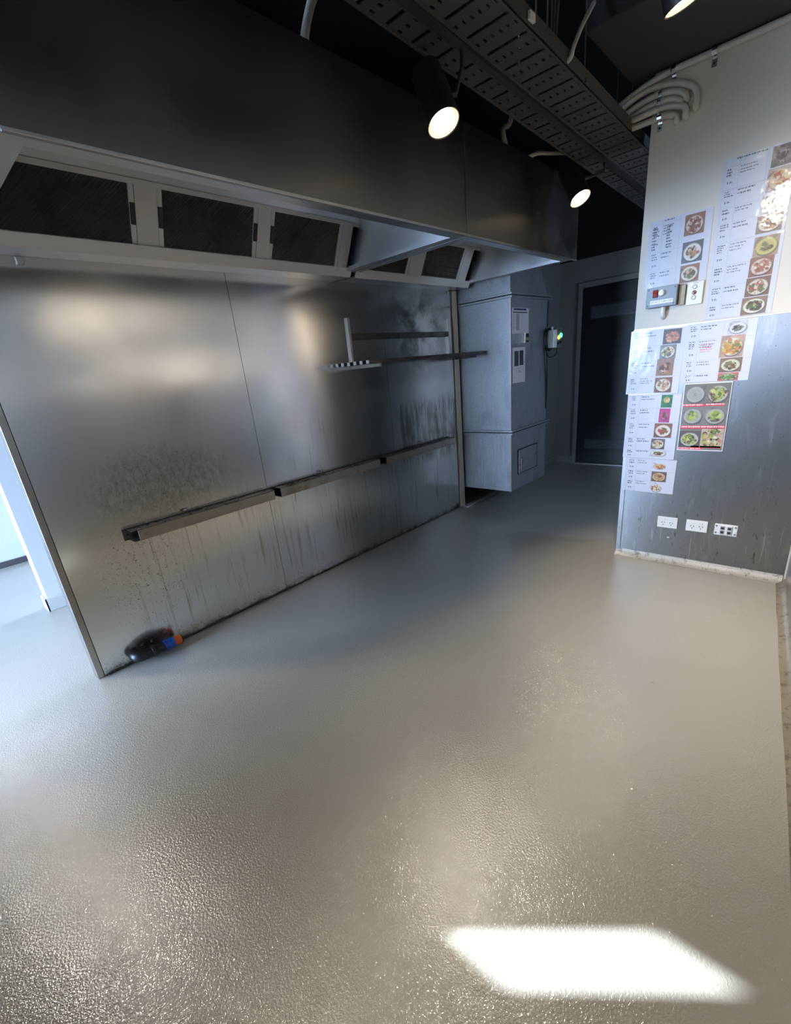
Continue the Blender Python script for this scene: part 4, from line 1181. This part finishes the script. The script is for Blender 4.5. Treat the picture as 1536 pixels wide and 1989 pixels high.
def loose(name, pts, r, m_, label, cat):
    bm = B(); tube(bm, smooth_path(pts, 7), r, 10)
    return tag(obj(name, bm, m_, None, True), label, cat)
loose('conduit', [(1.42, -1.0, 3.30), (1.34, -1.0, 2.95), (1.266, -1.0, 2.782), (1.233, -1.0, 2.727), (1.185, -1.0, 2.624), (1.175, -1.0, 2.535)], 0.017, M_CONDUIT, 'pale conduit dropping behind the hood fascia at the left', 'conduit')
loose('conduit', [(2.90, -1.0, 3.30), (2.80, -1.0, 2.86), (2.744, -1.0, 2.730), (2.675, -1.0, 2.690), (2.665, -1.0, 2.655), (2.700, -1.0, 2.600), (2.72, -1.0, 2.535)], 0.014, M_CONDUIT, 'short curved conduit seen under the narrow cable tray', 'conduit')
loose('conduit', [(2.262, -1.66, 2.80), (2.225, -1.66, 2.765), (2.156, -1.655, 2.692), (2.105, -1.645, 2.616), (2.093, -1.64, 2.58), (2.10, -1.61, 2.570)], 0.009, M_CONDUIT, 'thin pale conduit curving up from the wide cable tray', 'conduit')
loose('conduit', [(2.80, -1.04, 2.535), (2.879, -1.1, 2.574), (3.02, -1.12, 2.600), (3.166, -1.2, 2.602), (3.25, -1.29, 2.56)], 0.011, M_CONDUIT, 'pale conduit running low from hood top to the narrow tray', 'conduit')
for k, dx in enumerate((0.0, 0.06, 0.12)):
    loose('cable', [(1.95 + dx, -1.60, 3.3), (1.97 + dx, -1.60, 2.95), (1.99 + dx * 0.5, -1.60, 2.75), (2.0 + dx * 0.4, -1.59, 2.585)], 0.004, mat('grey_black_cable', (56, 54, 52), 0.5), 'thin dark cable hanging into the wide tray, %s of three' % ('left', 'middle', 'right')[k], 'cable')

# unseen counter added to keep daylight off the near floor
t = thing('shading_counter', 'unseen counter left of the viewpoint, added to shade the floor', 'counter', (-1.3, -1.6, 0.0))
obj('cabinet_body', box(B(), -1.55, -1.02, -2.95, -0.25, 0.0, 1.05, 0.004), mat('counter_laminate', (150, 143, 132), 0.5), t)
obj('worktop', box(B(), -1.60, -0.98, -2.98, -0.22, 1.05, 1.09, 0.006), mat('counter_top', (120, 112, 100), 0.35), t)
obj('kick_plate', box(B(), -1.02, -1.01, -2.95, -0.25, 0.0, 0.10), M_BLACKP, t)

# wall shelves over the bench side beside the camera (seen mirrored in the splashback)
for (x0, x1, z, lb) in ((-0.6, 1.30, 1.975, 'stainless wall shelf behind the viewpoint, the upper one'), (0.05, 1.28, 1.790, 'stainless wall shelf behind the viewpoint, the lower one'), (1.36, 2.9, 1.975, 'stainless wall shelf in the corner by the notice wall, out of frame')):
    t = thing('wall_shelf', lb, 'shelf', ((x0 + x1) / 2, wf((x0 + x1) / 2), z))
    d = 0.16
    obj('shelf_board', prism(B(), [(x0, wf(x0), z), (x1, wf(x1), z), (x1, wf(x1) + d, z), (x0, wf(x0) + d, z)], (0, 0, 0.02)), M_TRIM, t)
    for x in (x0 + 0.15, x1 - 0.15):
        obj('bracket', prism(B(), [(x, wf(x), z), (x, wf(x) + d * 0.8, z), (x, wf(x), z - 0.10)], (0.012, 0, 0)), M_TRIM, t)
